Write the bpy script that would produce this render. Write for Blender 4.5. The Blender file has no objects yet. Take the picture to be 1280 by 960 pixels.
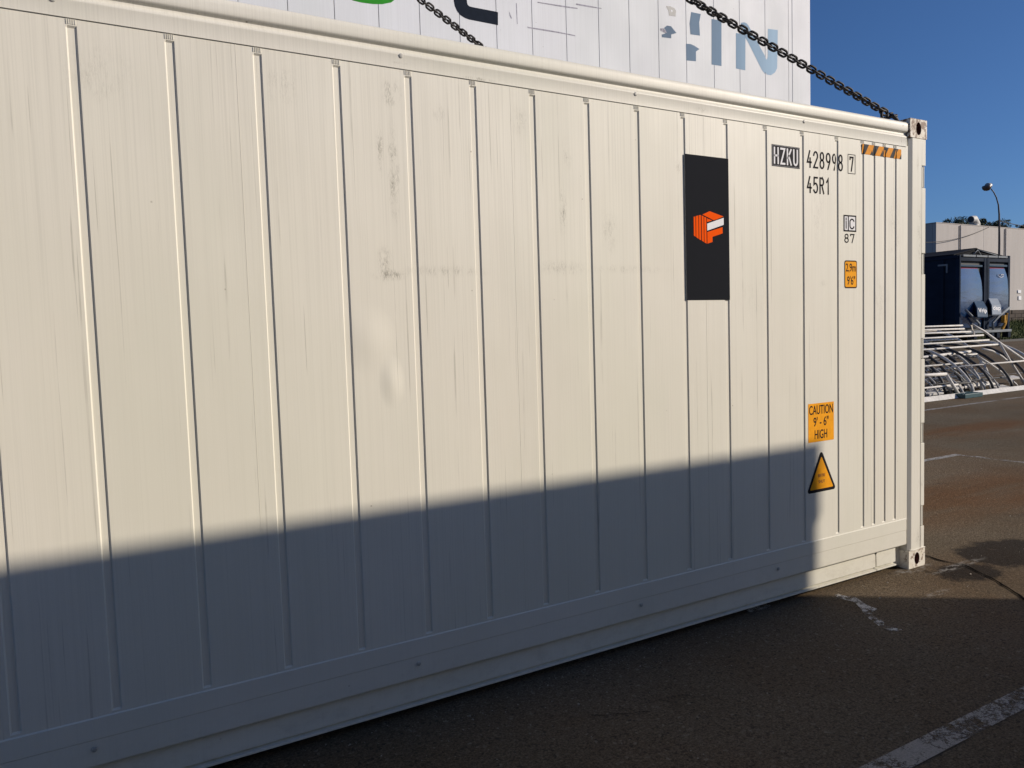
import bpy, bmesh, math, random
from mathutils import Vector, Matrix

random.seed(7)
SC = bpy.context.scene
COL = SC.collection
rad = math.radians

# ------------------------------------------------------------------ camera
CAM = Vector((-4.9228, -3.0213, 1.6363))
YAW, PITCH, ROLL, FOC = rad(30.5684), rad(-3.8856), rad(-1.7840), 975.84   # focal length in photo pixels (1280 wide)
_f = Vector((math.sin(YAW)*math.cos(PITCH), math.cos(YAW)*math.cos(PITCH), math.sin(PITCH)))
_r0 = Vector((math.cos(YAW), -math.sin(YAW), 0)); _u0 = _r0.cross(_f)
_r = _r0*math.cos(ROLL)+_u0*math.sin(ROLL); _u = -_r0*math.sin(ROLL)+_u0*math.cos(ROLL)
cam = bpy.data.cameras.new('camera'); cam_ob = bpy.data.objects.new('camera', cam); COL.objects.link(cam_ob)
cam.sensor_width = 36; cam.lens = FOC/1280*36; cam.clip_start = 0.05; cam.clip_end = 5000
m = Matrix((( _r.x, _u.x, -_f.x, CAM.x), (_r.y, _u.y, -_f.y, CAM.y), (_r.z, _u.z, -_f.z, CAM.z), (0, 0, 0, 1)))
cam_ob.matrix_world = m
SC.camera = cam_ob

# measured points of the photograph, unprojected to real positions in the yard
def _ray(x, y): return _f + _r*((x-640)/FOC) + _u*((480-y)/FOC)
def at_y(x, y, Y):
    d = _ray(x, y); return CAM + d*((Y-CAM.y)/d.y)
def at_x(x, y, X):
    d = _ray(x, y); return CAM + d*((X-CAM.x)/d.x)
def at_z(x, y, Z=0.0):
    d = _ray(x, y); return CAM + d*((Z-CAM.z)/d.z)

# ------------------------------------------------------------------ light
SUN_EL = rad(23.0)
SUN_H = Vector((0.78, -0.62, 0)).normalized()                 # horizontal direction towards the sun
SUN_DIR = SUN_H*math.cos(SUN_EL)+Vector((0, 0, math.sin(SUN_EL)))
w = bpy.data.worlds.new('World'); SC.world = w; w.use_nodes = True
nt = w.node_tree; nt.nodes.clear()
sky = nt.nodes.new('ShaderNodeTexSky'); sky.sky_type = 'NISHITA'; sky.sun_disc = False
sky.sun_elevation = SUN_EL; sky.sun_rotation = math.atan2(SUN_H.x, SUN_H.y)
sky.altitude = 0; sky.air_density = 0.80; sky.dust_density = 0.9; sky.ozone_density = 9.0
bg = nt.nodes.new('ShaderNodeBackground'); bg.inputs[1].default_value = 0.092
wo = nt.nodes.new('ShaderNodeOutputWorld')
nt.links.new(sky.outputs[0], bg.inputs[0]); nt.links.new(bg.outputs[0], wo.inputs[0])
sl = bpy.data.lights.new('sun', 'SUN'); sl.energy = 4.5; sl.angle = rad(0.55); sl.color = (1.0, 0.88, 0.725)
so = bpy.data.objects.new('sun', sl); COL.objects.link(so)
so.rotation_euler = SUN_DIR.to_track_quat('Z', 'Y').to_euler(); so.location = (5, -20, 20)
SC.view_settings.view_transform = 'Standard'; SC.view_settings.look = 'None'
SC.view_settings.exposure = 0.0; SC.view_settings.gamma = 1.0; SC.view_settings.use_curve_mapping = False

# ------------------------------------------------------------------ materials
class Mat:
    def __init__(s, name):
        s.m = bpy.data.materials.new(name); s.m.use_nodes = True
        s.n = s.m.node_tree.nodes; s.l = s.m.node_tree.links
        s.b = s.n['Principled BSDF']
        s.geo = s.n.new('ShaderNodeNewGeometry')
    def link(s, a, b): s.l.new(a, b)
    def mapping(s, scale, loc=(0, 0, 0), src=None):
        mp = s.n.new('ShaderNodeMapping'); mp.inputs['Scale'].default_value = scale; mp.inputs['Location'].default_value = loc
        s.link(src or s.geo.outputs['Position'], mp.inputs['Vector']); return mp.outputs[0]
    def noise(s, scale=5, detail=4, rough=.6, vec=None, dist=0.0):
        nn = s.n.new('ShaderNodeTexNoise'); nn.inputs['Scale'].default_value = scale
        nn.inputs['Detail'].default_value = detail; nn.inputs['Roughness'].default_value = rough; nn.inputs['Distortion'].default_value = dist
        s.link(vec or s.geo.outputs['Position'], nn.inputs['Vector']); return nn.outputs['Fac']
    def ramp(s, fac, stops, interp='LINEAR'):
        r = s.n.new('ShaderNodeValToRGB'); r.color_ramp.interpolation = interp
        e = r.color_ramp.elements
        while len(e) < len(stops): e.new(0.5)
        for k, (p, c) in enumerate(stops):
            e[k].position = p; e[k].color = (c, c, c, 1) if isinstance(c, (int, float)) else (*c, 1)
        s.link(fac, r.inputs[0]); return r.outputs[0]
    def mix(s, fac, a, b, mode='MIX'):
        x = s.n.new('ShaderNodeMix'); x.data_type = 'RGBA'; x.blend_type = mode
        for k, v in ((0, fac), (6, a), (7, b)):
            if isinstance(v, (int, float)): x.inputs[k].default_value = v if k == 0 else (v, v, v, 1)
            elif isinstance(v, tuple): x.inputs[k].default_value = (*v, 1)
            else: s.link(v, x.inputs[k])
        return x.outputs[2]
    def math(s, op, a, b=None, clamp=False):
        x = s.n.new('ShaderNodeMath'); x.operation = op; x.use_clamp = clamp
        for k, v in ((0, a), (1, b)):
            if v is None: continue
            if isinstance(v, (int, float)): x.inputs[k].default_value = v
            else: s.link(v, x.inputs[k])
        return x.outputs[0]
    def blob(s, cx, cy, cz, rx, ry, rz, lo=0.0, hi=1.0):
        """soft ellipsoid mask of a stain at a fixed place: 1 in the middle, 0 outside"""
        mp = s.mapping((1/rx, 1/ry, 1/rz), (-cx/rx, -cy/ry, -cz/rz))
        v = s.n.new('ShaderNodeVectorMath'); v.operation = 'LENGTH'; s.link(mp, v.inputs[0])
        mr = s.n.new('ShaderNodeMapRange'); mr.interpolation_type = 'SMOOTHSTEP'
        mr.inputs['From Min'].default_value = 1.0; mr.inputs['From Max'].default_value = lo
        mr.inputs['To Max'].default_value = hi
        s.link(v.outputs['Value'], mr.inputs['Value']); return mr.outputs[0]
    def bump(s, h, strength=.3, dist=.01, normal=None):
        b = s.n.new('ShaderNodeBump'); b.inputs['Strength'].default_value = strength; b.inputs['Distance'].default_value = dist
        s.link(h, b.inputs['Height'])
        if normal is not None: s.link(normal, b.inputs['Normal'])
        s.link(b.outputs[0], s.b.inputs['Normal']); return b.outputs[0]
    def set(s, col=None, rough=None, metal=None, spec=None):
        if col is not None:
            if isinstance(col, tuple): s.b.inputs['Base Color'].default_value = (*col, 1)
            else: s.link(col, s.b.inputs['Base Color'])
        if rough is not None:
            if isinstance(rough, (int, float)): s.b.inputs['Roughness'].default_value = rough
            else: s.link(rough, s.b.inputs['Roughness'])
        if metal is not None: s.b.inputs['Metallic'].default_value = metal
        if spec is not None: s.b.inputs['Specular IOR Level'].default_value = spec
        return s.m

def simple(name, col, rough=.5, metal=0.0, var=.12, scale=8, bump=0.0, spec=None):
    M = Mat(name); n = M.noise(scale, 5, .6)
    a = tuple(max(0, c*(1-var)) for c in col); b = tuple(min(1, c*(1+var)) for c in col)
    M.set(M.ramp(n, [(.3, a), (.7, b)]), rough, metal, spec)
    if bump: M.bump(M.noise(scale*6, 3), bump, .004)
    return M.m

def paint_white(name, base, streak=.16, smudges=(), rough=.42, dents=True, seed=0):
    M = Mat(name)
    # fine vertical rain and brush streaks, broad cloudy film of dirt
    st = M.noise(1, 5, .7, M.mapping((140, 30, .75), (seed, 0, seed)))
    st2 = M.noise(1, 3, .6, M.mapping((330, 60, 1.6), (seed+3, 0, 0)))
    cl = M.noise(1.1, 5, .6, M.mapping((1, 1, .7), (seed, 2, 1)))
    c = M.mix(M.ramp(st, [(.46, 0.0), (.76, streak*1.5)]), base, tuple(b*k for b, k in zip(base, (.66, .665, .63))))
    c = M.mix(M.ramp(st2, [(.52, 0.0), (.80, streak*1.5)]), c, tuple(b*.62 for b in base))
    c = M.mix(M.ramp(cl, [(.35, 0.0), (.7, .45)]), c, tuple(b*k for b, k in zip(base, (.88, .86, .83))))
    cl2 = M.noise(.8, 4, .6, M.mapping((1, 1, .45), (seed+7, 1, 4)))
    c = M.mix(M.ramp(cl2, [(.45, 0.0), (.62, .40)]), c, tuple(b*k for b, k in zip(base, (.86, .89, .84))))
    # fresher below, dirtier band under the roof rail
    sp = M.n.new('ShaderNodeSeparateXYZ'); M.link(M.geo.outputs['Position'], sp.inputs[0])
    topb = M.math('MULTIPLY', M.ramp(M.math('MULTIPLY', sp.outputs[2], 1/3.0), [(.55, 0.0), (.86, 1.0)]), M.ramp(st, [(.45, 0.0), (.68, .26)]))
    c = M.mix(topb, c, tuple(b*.68 for b in base))
    grit = M.noise(1, 5, .8, M.mapping((420, 60, 70), (seed, 1, 5))); brk = M.noise(1, 3, .6, M.mapping((30, 10, 11), (seed, 4, 2)))
    for (x, z, rx, rz, amt) in smudges:
        k = M.blob(x, 0, z, rx, 5, rz, 0.0, amt)
        g = M.math('MULTIPLY', M.math('MULTIPLY', k, M.ramp(grit, [(.47, 0.0), (.57, 1.0)])), M.ramp(brk, [(.40, .12), (.60, 1.0)]))
        c = M.mix(g, c, (.20, .185, .15))
    hl = M.noise(1, 2, .5, M.mapping((75, 20, .9), (seed+11, 3, 0)))
    c = M.mix(M.math('MULTIPLY', M.ramp(hl, [(.655, 0.0), (.68, .42 if dents else 0.0)]), M.ramp(M.noise(1, 3, .6, M.mapping((3, 1, 2.2), (seed, 8, 0))), [(.42, 0.0), (.6, 1.0)])), c, (.30, .28, .24))
    # road dirt and splash along the foot of the box
    ft = M.math('MULTIPLY', M.ramp(M.math('MULTIPLY', sp.outputs[2], 1.0), [(.02, 1.0), (.30, 0.0)]), M.ramp(M.noise(1, 6, .75, M.mapping((14, 14, 22), (seed, 5, 2))), [(.48, 0.0), (.72, .30)]))
    c = M.mix(ft, c, (.30, .25, .19))
    # tiny specks of grime
    v = M.n.new('ShaderNodeTexVoronoi'); v.inputs['Scale'].default_value = 9; M.link(M.geo.outputs['Position'], v.inputs['Vector'])
    spk = M.math('MULTIPLY', M.ramp(v.outputs['Distance'], [(.02, 1.0), (.045, 0.0)]), M.ramp(M.noise(2.3, 2), [(.5, 0.0), (.6, .7)]))
    c = M.mix(spk, c, (.17, .13, .09))
    M.set(c, M.ramp(cl, [(.3, rough-.03), (.7, rough+.1)]), 0, .30)
    b1 = M.bump(st, .05, .0008)
    if dents:
        d = M.noise(1, 2, .5, M.mapping((1.5, 1, .9), (seed, 0, 3)))
        d = M.math('ADD', d, M.math('ADD', M.blob(-3.80, 0, 1.62, .12, 5, .15, 0.0, .42), M.blob(-3.71, 0, 1.44, .06, 5, .12, 0.0, .40)))
        b1 = M.bump(d, .8, .014, b1)
    return M.m

WHITE = (.755, .732, .655)
SMUDGE = [(-3.665, 2.30, .035, .26, 1.0), (-3.72, 2.40, .02, .16, .8), (-3.66, 2.62, .06, .08, .9), (-3.72, 1.93, .045, .10, 1.0), (-3.70, 1.88, .10, .03, 1.0), (-3.45, 1.90, .28, .035, .5), (-2.85, 1.92, .20, .05, .5), (-2.45, 1.92, .35, .03, .35),
          (-2.83, 2.18, .03, .15, .75), (-2.80, 2.45, .04, .10, .5), (-2.56, 2.10, .07, .16, .4), (-4.72, 2.55, .16, .14, .28), (-4.1, 2.6, .12, .12, .25),
          (-3.45, 2.56, .04, .05, .6), (-3.05, 2.57, .08, .08, .42), (-0.30, 2.2, .10, .40, .40), (-0.07, 2.20, .045, .34, .6), (-0.08, 2.08, .02, .02, .9), (-.45, 1.75, .12, .25, .35),
          (-1.04, 2.25, .10, .25, .30), (-1.55, 1.78, .20, .12, .2), (-0.03, .56, .05, .04, .9), (-2.11, 2.44, .03, .05, .5), (-0.05, .22, .04, .10, .7), (-.99, 1.86, .05, .03, .3)]
M_WALL = paint_white('container_white_paint', WHITE, .155, SMUDGE, .50)
M_RAIL = paint_white('rail_white_paint', (.750, .727, .655), .08, [(-3.25, 2.725, .12, .012, 1.0), (-3.62, 2.74, .05, .006, .9), (-1.95, 2.745, .08, .02, .5), (-.24, 2.845, .02, .012, 1.0), (-.245, 2.75, .006, .05, .8)], .42, False, 4)
M_POST = paint_white('post_white_paint', (.750, .73, .66), .14, [(-0.07, 2.20, .03, .30, .8), (-0.03, .56, .05, .05, .9), (-.06, .2, .05, .1, .7), (-.09, 2.62, .02, .08, .6)], .50, False, 9)
def cast_mat(name, rust):
    M = Mat(name)
    n = M.noise(28, 6, .7); n2 = M.noise(9, 4, .6)
    c = M.mix(M.ramp(n2, [(.46-rust*.04, 0.0), (.68-rust*.04, .6)]), (.74, .70, .62), (.52, .42, .28))
    c = M.mix(M.ramp(n, [(.58-rust*.10, 0.0), (.66-rust*.10, 1.0)]), c, (.16, .085, .05))
    M.set(c, .6); M.bump(n, .4, .003); return M.m
M_CAST = cast_mat('casting_worn_paint', 1.15); M_CAST2 = cast_mat('casting_paint', .4)
M_HOLE = simple('casting_rusty_cavity', (.17, .085, .062), .9, 0, .5, 60, spec=.1)
M_DARKGAP = simple('dark_steel_and_gap_shade', (.03, .03, .032), .7)
M_BLACK = simple('black_print', (.014, .013, .015), .75, 0, .25, 40, spec=.08)
M_GREYBLK = simple('dark_grey_print', (.030, .030, .034), .75, 0, .2, 40, spec=.08)
M_LABELBLK = simple('charcoal_label', (.0150, .0165, .0210), .85, 0, .03, 3, spec=.05)
M_ORANGE = simple('orange_print', (.90, .10, .004), .85, 0, .02, 3, spec=.05)
M_WPRINT = simple('white_print', (.82, .82, .84), .8, 0, .02, 6, spec=.1)
M_AMBER = simple('amber_label', (.86, .36, .010), .7, 0, .08, 30, spec=.12)
M_AMBER2 = simple('amber_stripe', (.74, .30, .035), .7, 0, .14, 50, spec=.12)
M_STEEL = simple('galvanised_steel', (.46, .46, .47), .42, .7, .2, 20)
M_BLUEPRINT = None

# ------------------------------------------------------------------ mesh helpers
class MB:
    def __init__(s): s.v = []; s.f = []; s.mi = []; s.cur = 0
    def add(s, vs, fs):
        o = len(s.v); s.v += [tuple(p) for p in vs]
        for f in fs: s.f.append([o+i for i in f]); s.mi.append(s.cur)
        return s
    def box(s, x0, x1, y0, y1, z0, z1):
        vs = [(x, y, z) for z in (z0, z1) for y in (y0, y1) for x in (x0, x1)]
        return s.add(vs, [(0, 2, 3, 1), (4, 5, 7, 6), (0, 1, 5, 4), (2, 6, 7, 3), (0, 4, 6, 2), (1, 3, 7, 5)])
    def prism_x(s, prof, x0, x1):
        """closed (y, z) outline extruded along X"""
        n = len(prof); vs = [(x0, y, z) for y, z in prof]+[(x1, y, z) for y, z in prof]
        fs = [(i, (i+1) % n, n+(i+1) % n, n+i) for i in range(n)]+[tuple(range(n))[::-1], tuple(range(n, 2*n))]
        return s.add(vs, fs)
    def prism_y(s, prof, y0, y1):
        n = len(prof); vs = [(x, y0, z) for x, z in prof]+[(x, y1, z) for x, z in prof]
        fs = [(i, (i+1) % n, n+(i+1) % n, n+i) for i in range(n)]+[tuple(range(n))[::-1], tuple(range(n, 2*n))]
        return s.add(vs, fs)
    def tube(s, pts, r, n=10, closed=False):
        pts = [Vector(p) for p in pts]; m_ = len(pts); o = []
        up = Vector((0, 0, 1)); prev = None
        for i, p in enumerate(pts):
            if closed: t = pts[(i+1) % m_]-pts[i-1]
            else: t = pts[min(i+1, m_-1)]-pts[max(i-1, 0)]
            t.normalize()
            if prev is None:
                a = up if abs(t.dot(up)) < .9 else Vector((1, 0, 0)); x = (a-t*a.dot(t)).normalized()
            else: x = (prev-t*prev.dot(t)).normalized()
            prev = x; y = t.cross(x); rr = r[i] if isinstance(r, (list, tuple)) else r
            o += [p+x*math.cos(2*math.pi*k/n)*rr+y*math.sin(2*math.pi*k/n)*rr for k in range(n)]
        fs = []
        for i in range(m_ if closed else m_-1):
            j = (i+1) % m_
            fs += [(i*n+k, i*n+(k+1) % n, j*n+(k+1) % n, j*n+k) for k in range(n)]
        if not closed: fs += [tuple(range(n))[::-1], tuple(range((m_-1)*n, m_*n))]
        return s.add(o, fs)
    def build(s, name, mat, parent=None, bevel=0.0, smooth=False, seg=2):
        me = bpy.data.meshes.new(name); me.from_pydata(s.v, [], s.f)
        mats = mat if isinstance(mat, (list, tuple)) else [mat]
        for q in mats: me.materials.append(q)
        if len(mats) > 1:
            for p, k in zip(me.polygons, s.mi): p.material_index = k
        bm = bmesh.new(); bm.from_mesh(me)
        bmesh.ops.recalc_face_normals(bm, faces=bm.faces)
        if bevel:
            bmesh.ops.remove_doubles(bm, verts=bm.verts, dist=1e-6)
            es = [e for e in bm.edges if len(e.link_faces) == 2 and e.calc_face_angle(0) > .5]
            bmesh.ops.bevel(bm, geom=es, offset=bevel, segments=seg, profile=.6, affect='EDGES', clamp_overlap=True)
        bm.to_mesh(me); bm.free()
        if smooth:
            for p in me.polygons: p.use_smooth = True
            if smooth != 'all': me.set_sharp_from_angle(angle=rad(38))
        ob = bpy.data.objects.new(name, me); COL.objects.link(ob)
        if parent: ob.parent = parent
        return ob

def tag(o, label=None, cat=None, group=None, kind=None):
    if label: o['label'] = label
    if cat: o['category'] = cat
    if group: o['group'] = group
    if kind: o['kind'] = kind
    return o
def thing(name, label, cat, loc=(0, 0, 0), group=None):
    o = bpy.data.objects.new(name, None); o.empty_display_size = .3; COL.objects.link(o); o.location = loc
    return tag(o, label, cat, group)
def part_at(o, root):
    """parent a mesh built in yard coordinates under a root that stands elsewhere"""
    o.parent = root; o.location = -Vector(root.location) if root.rotation_euler.z == 0 else o.location
    return o

def text_tris(s, x0, x1, z0, z1, bold=0.0, lean=0.0):
    """flat lettering as triangles fitted into a rectangle (x, z)"""
    cu = bpy.data.curves.new('t', 'FONT'); cu.body = s; cu.size = 1; cu.offset = bold; cu.resolution_u = 5; cu.space_line = .95
    cu.align_x = 'CENTER'
    ob = bpy.data.objects.new('t', cu); COL.objects.link(ob)
    dg = bpy.context.evaluated_depsgraph_get(); ev = ob.evaluated_get(dg); me = ev.to_mesh(); me.calc_loop_triangles()
    vs = [v.co.copy() for v in me.vertices]; tr = [tuple(t.vertices) for t in me.loop_triangles]
    ev.to_mesh_clear(); bpy.data.objects.remove(ob); bpy.data.curves.remove(cu)
    ax = min(v.x for v in vs); bx = max(v.x for v in vs); ay = min(v.y for v in vs); by = max(v.y for v in vs)
    q = [(x0+(v.x-ax)/(bx-ax)*(x1-x0)+lean*(v.y-ay), z0+(v.y-ay)/(by-ay)*(z1-z0)) for v in vs]
    return [[q[i] for i in t] for t in tr]
def _arc(cx, cy, rx, ry, a0, a1, n=8): return [(cx+rx*math.cos(rad(a0+(a1-a0)*k/n)), cy+ry*math.sin(rad(a0+(a1-a0)*k/n))) for k in range(n+1)]
_O = lambda y0, y1: _arc(.5, y1-.25, .5, .25, 0, 180, 10)+_arc(.5, y0+.25, .5, .25, 180, 360, 10)
GLY = {'4': [[(.62, 1), (0, .30), (1, .30)], [(.72, .55), (.72, 0)]], '2': [_arc(.5, .74, .5, .26, 170, -20, 9)+[(.0, 0), (1, 0)]],
 '8': [_arc(.5, .26, .5, .26, 0, 360, 18), _arc(.5, .76, .43, .24, 0, 360, 18)], '9': [_arc(.5, .72, .5, .28, 0, 360, 18), [(1, .72), (.93, .48), (.42, 0)]],
 '5': [[(.95, 1), (.12, 1), (.06, .54)]+_arc(.47, .31, .53, .31, 120, -150, 12)], '7': [[(0, .86), (0, 1), (1, 1), (.42, 0)]], '1': [[(.15, .78), (.55, 1), (.55, 0)]],
 'R': [[(0, 0), (0, 1), (.55, 1)]+_arc(.55, .765, .42, .235, 90, -90, 8)+[(0, .53)], [(.5, .53), (1, 0)]],
 'H': [[(0, 0), (0, 1)], [(1, 0), (1, 1)], [(.1, .5), (.9, .5)]], 'Z': [[(0, 1), (1, 1), (0, 0), (1, 0)]], 'K': [[(0, 0), (0, 1)], [(1, 1), (.12, .42)], [(.38, .58), (1, 0)]],
 'U': [[(0, 1)]+_arc(.5, .27, .5, .27, 180, 360, 10)+[(1, 1)]], 'C': [_arc(.5, .72, .5, .28, 20, 180, 8)+_arc(.5, .28, .5, .28, 180, 340, 8)], 'i': [[(.5, 0), (.5, .66)], [(.5, .84), (.5, 1)]]}
def stroke_text(txt, x0, x1, z0, z1, t, gap=.30):
    """condensed stencil lettering drawn with an even stroke, as quads in a rectangle (x, z)"""
    n = len(txt); cw = (x1-x0)/(n+gap*(n-1)); out = []
    for k, ch in enumerate(txt):
        ox = x0+k*cw*(1+gap); h = t/2
        for pl in GLY[ch]:
            P_ = [Vector((ox+h+px*(cw-t), z0+h+pz*(z1-z0-t))) for px, pz in pl]; L, R_ = [], []
            for i, p in enumerate(P_):
                closed = (P_[0]-P_[-1]).length < 1e-6
                a = P_[i-1] if i else (P_[-2] if closed else None); b_ = P_[i+1] if i < len(P_)-1 else (P_[1] if closed else None)
                d1 = (p-a).normalized() if a is not None else None; d2 = (b_-p).normalized() if b_ is not None else None
                d = ((d1 or d2)+(d2 or d1)).normalized(); nn = Vector((-d.y, d.x)); q = p.copy()
                k_ = 1/max(.45, nn.dot(Vector((-(d1 or d2).y, (d1 or d2).x))))
                if a is None: q = p-d2*h
                if b_ is None: q = p+d1*h
                L.append(q+nn*h*k_); R_.append(q-nn*h*k_)
            out += [[tuple(L[i]), tuple(L[i+1]), tuple(R_[i+1]), tuple(R_[i])] for i in range(len(P_)-1)]
    return out
def quad_poly(x0, x1, z0, z1): return [[(x0, z0), (x1, z0), (x1, z1), (x0, z1)]]
def frame_polys(x0, x1, z0, z1, t):
    return quad_poly(x0, x1, z0, z0+t)+quad_poly(x0, x1, z1-t, z1)+quad_poly(x0, x0+t, z0+t, z1-t)+quad_poly(x1-t, x1, z0+t, z1-t)

# =================================================================== GROUND
def asphalt():
    M = Mat('worn_asphalt')
    fine = M.noise(95, 4, .85); mid = M.noise(34, 4, .7); big = M.noise(.55, 5, .6); big2 = M.noise(.23, 4, .55, M.mapping((1, 1, 1), (9, 4, 0)))
    v = M.n.new('ShaderNodeTexVoronoi'); v.inputs['Scale'].default_value = 75; M.link(M.geo.outputs['Position'], v.inputs['Vector'])
    c = M.ramp(fine, [(.36, (.032, .024, .016)), (.50, (.125, .098, .067)), (.66, (.32, .25, .17))])
    c = M.mix(.35, c, M.ramp(mid, [(.35, (.072, .054, .036)), (.65, (.20, .155, .108))]))
    c = M.mix(M.ramp(v.outputs['Color'], [(.84, 0.0), (.94, .42)]), c, (.32, .27, .21))
    c = M.mix(M.ramp(v.outputs['Color'], [(.10, .60), (.22, 0.0)]), c, (.045, .036, .028))
    c = M.mix(M.ramp(big, [(.40, 0.0), (.62, .70)]), c, M.mix(1.0, c, (.92, .76, .62), 'MULTIPLY'))
    c = M.mix(M.ramp(big2, [(.40, 0.0), (.60, .70)]), c, M.mix(1.0, c, (.66, .72, .72), 'MULTIPLY'))
    # rust-brown runs across the yard
    ru = M.noise(1, 4, .6, M.mapping((.45, 2.2, 1), (2, 5, 0)))
    reg = M.math('ADD', M.math('ADD', M.blob(2.6, .9, 0, 3.2, 1.0, 1, .2, 1.0), M.blob(6.6, 3.3, 0, 3.4, .8, 1, .2, 1.0)), M.blob(.3, -.1, 0, 1.3, .5, 1, .1, .25), True)
    c = M.mix(M.math('MULTIPLY', reg, M.ramp(ru, [(.34, 0.0), (.54, .95)])), c, M.mix(1.0, c, (1.0, .72, .52), 'MULTIPLY'))
    # oil-dark patches
    wob = M.noise(3.4, 7, .72)
    for (px, py, rx, ry, a) in ((1213, 716, .36, .24, 1.0), (1262, 690, .60, .42, 1.0)):
        p = at_z(px, py); k = M.blob(p.x, p.y, 0, rx, ry, 1, .35, a)
        k = M.math('MULTIPLY', M.ramp(M.math('ADD', M.math('MULTIPLY', k, .42), wob), [(.66, 0.0), (.82, .95)]), M.ramp(k, [(.0, 0.0), (.25, 1.0)]))
        c = M.mix(k, c, M.mix(1.0, c, (.22, .23, .26), 'MULTIPLY'))
    # pale scuffs and chalky scratches
    sc = M.noise(1, 6, .75, M.mapping((9, 22, 1), (0, 0, 0)))
    for (px, py, rx, ry, a) in ((1195, 708, .42, .05, .8), (1140, 712, .26, .07, .8), (1170, 742, .20, .04, .45)):
        p = at_z(px, py); k = M.math('MULTIPLY', M.blob(p.x, p.y, 0, rx, ry, 1, .1, a), M.ramp(sc, [(.48, 0.0), (.56, 1.0)]))
        c = M.mix(k, c, (.36, .34, .31))
    # network of hairline cracks
    dv = M.n.new('ShaderNodeTexVoronoi'); dv.feature = 'DISTANCE_TO_EDGE'; dv.inputs['Scale'].default_value = .42
    wn = M.n.new('ShaderNodeTexNoise'); wn.inputs['Scale'].default_value = 2.1; wn.inputs['Detail'].default_value = 5
    M.link(M.geo.outputs['Position'], wn.inputs['Vector'])
    vm = M.n.new('ShaderNodeVectorMath'); vm.operation = 'MULTIPLY_ADD'; vm.inputs[1].default_value = (.9, .9, 0)
    M.link(wn.outputs['Color'], vm.inputs[0]); M.link(M.geo.outputs['Position'], vm.inputs[2]); M.link(vm.outputs[0], dv.inputs['Vector'])
    cr = M.ramp(dv.outputs['Distance'], [(.0, 1.0), (.0055, 0.0)])
    cr = M.math('MULTIPLY', cr, M.ramp(M.noise(.9, 3), [(.52, 0.0), (.62, .45)]))
    c = M.mix(cr, c, (.016, .013, .012))
    M.set(c, .95, 0, .12)
    h = M.math('ADD', M.math('MULTIPLY', fine, .6), M.math('MULTIPLY', mid, .5))
    h = M.math('SUBTRACT', h, M.math('MULTIPLY', cr, .8))
    M.bump(h, 1.0, .010)
    return M.m
M_ASPH = asphalt()
g = MB(); g.add([(-700, -700, 0), (900, -700, 0), (900, 900, 0), (-700, 900, 0)], [(0, 1, 2, 3)])
tag(g.build('ground', M_ASPH), kind='structure')

def worn_line_mat(name, col, cover):
    """paint that has worn through: transparent where the asphalt shows"""
    M = Mat(name)
    n = M.noise(17, 6, .75); n2 = M.noise(2.4, 3, .6); n3 = M.noise(150, 2, .8)
    M.set(M.ramp(n3, [(.3, tuple(c*.62 for c in col)), (.7, col)]), .8)
    sp = M.n.new('ShaderNodeSeparateXYZ'); M.link(M.geo.outputs['Position'], sp.inputs[0])
    a = M.math('ADD', M.math('MULTIPLY', n, .55), M.math('ADD', M.math('MULTIPLY', n2, .35), M.math('MULTIPLY', n3, .25)))
    M.link(M.ramp(a, [(cover-.03, 0.0), (cover+.05, .9)]), M.b.inputs['Alpha'])
    return M.m
M_LINE = worn_line_mat('worn_white_road_paint', (.37, .345, .31), .545)
M_LINE2 = worn_line_mat('faded_road_paint', (.40, .385, .36), .55)
M_CHALK = worn_line_mat('chalky_spill', (.66, .63, .58), .575)
def strip(name, pts, wdt, z, mat, wob=0.0):
    b = MB(); L = []; R_ = []
    P = [Vector((p[0], p[1], 0)) for p in pts]
    dense = []
    for a, c_ in zip(P[:-1], P[1:]):
        k = max(2, int((c_-a).length/.05)) if wob else 2
        dense += [a.lerp(c_, i/k) for i in range(k)]
    dense.append(P[-1])
    for i, p in enumerate(dense):
        t = (dense[min(i+1, len(dense)-1)]-dense[max(i-1, 0)]).normalized(); nn = Vector((-t.y, t.x, 0))
        j = nn*random.uniform(-wob, wob); ww = wdt*(random.uniform(.4, 1.2) if wob else 1)
        L.append((p+nn*ww/2+j).to_tuple()[:2]+(z,)); R_.append((p-nn*ww/2+j).to_tuple()[:2]+(z,))
    n = len(dense); b.add(L+R_, [(i, i+1, n+i+1, n+i) for i in range(n-1)])
    return tag(b.build(name, mat), kind='structure')
strip('parking_line', [(-6.5, -1.335), (3.6, -1.315)], .105, .004, M_LINE)
strip('parking_line', [(4.6, 5.08), (24, 5.36)], .10, .004, M_LINE2)
strip('parking_line', [(.6, 2.28), (4.33, 2.22)], .09, .004, M_LINE2)
strip('parking_line', [(4.30, 2.17), (4.36, -2.5)], .08, .0042, M_LINE2)
strip('parking_line', [(14, 8.6), (32, 8.8)], .10, .004, M_LINE2)
M_CRACK = simple('crack_shadow', (.006, .005, .0045), .95, spec=.02)
cpx = [(1150, 693), (1172, 700), (1190, 704), (1206, 707), (1222, 715), (1238, 722), (1254, 732), (1268, 741), (1290, 756), (1330, 775)]
strip('asphalt_crack', [at_z(*p) for p in cpx], .017, .0046, M_CRACK, .007)
strip('asphalt_crack', [at_z(*p) for p in ((1155, 714), (1165, 717), (1174, 720))], .009, .0046, M_CRACK, .004)
strip('asphalt_crack', [at_z(*p) for p in ((740, 896), (766, 894), (790, 892), (812, 890))], .006, .0046, M_CRACK, .008)
strip('chalk_scratch', [at_z(*p) for p in ((1043, 744), (1062, 750), (1078, 757), (1092, 772), (1104, 783), (1122, 790))], .075, .0043, M_CHALK, .02)
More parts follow.
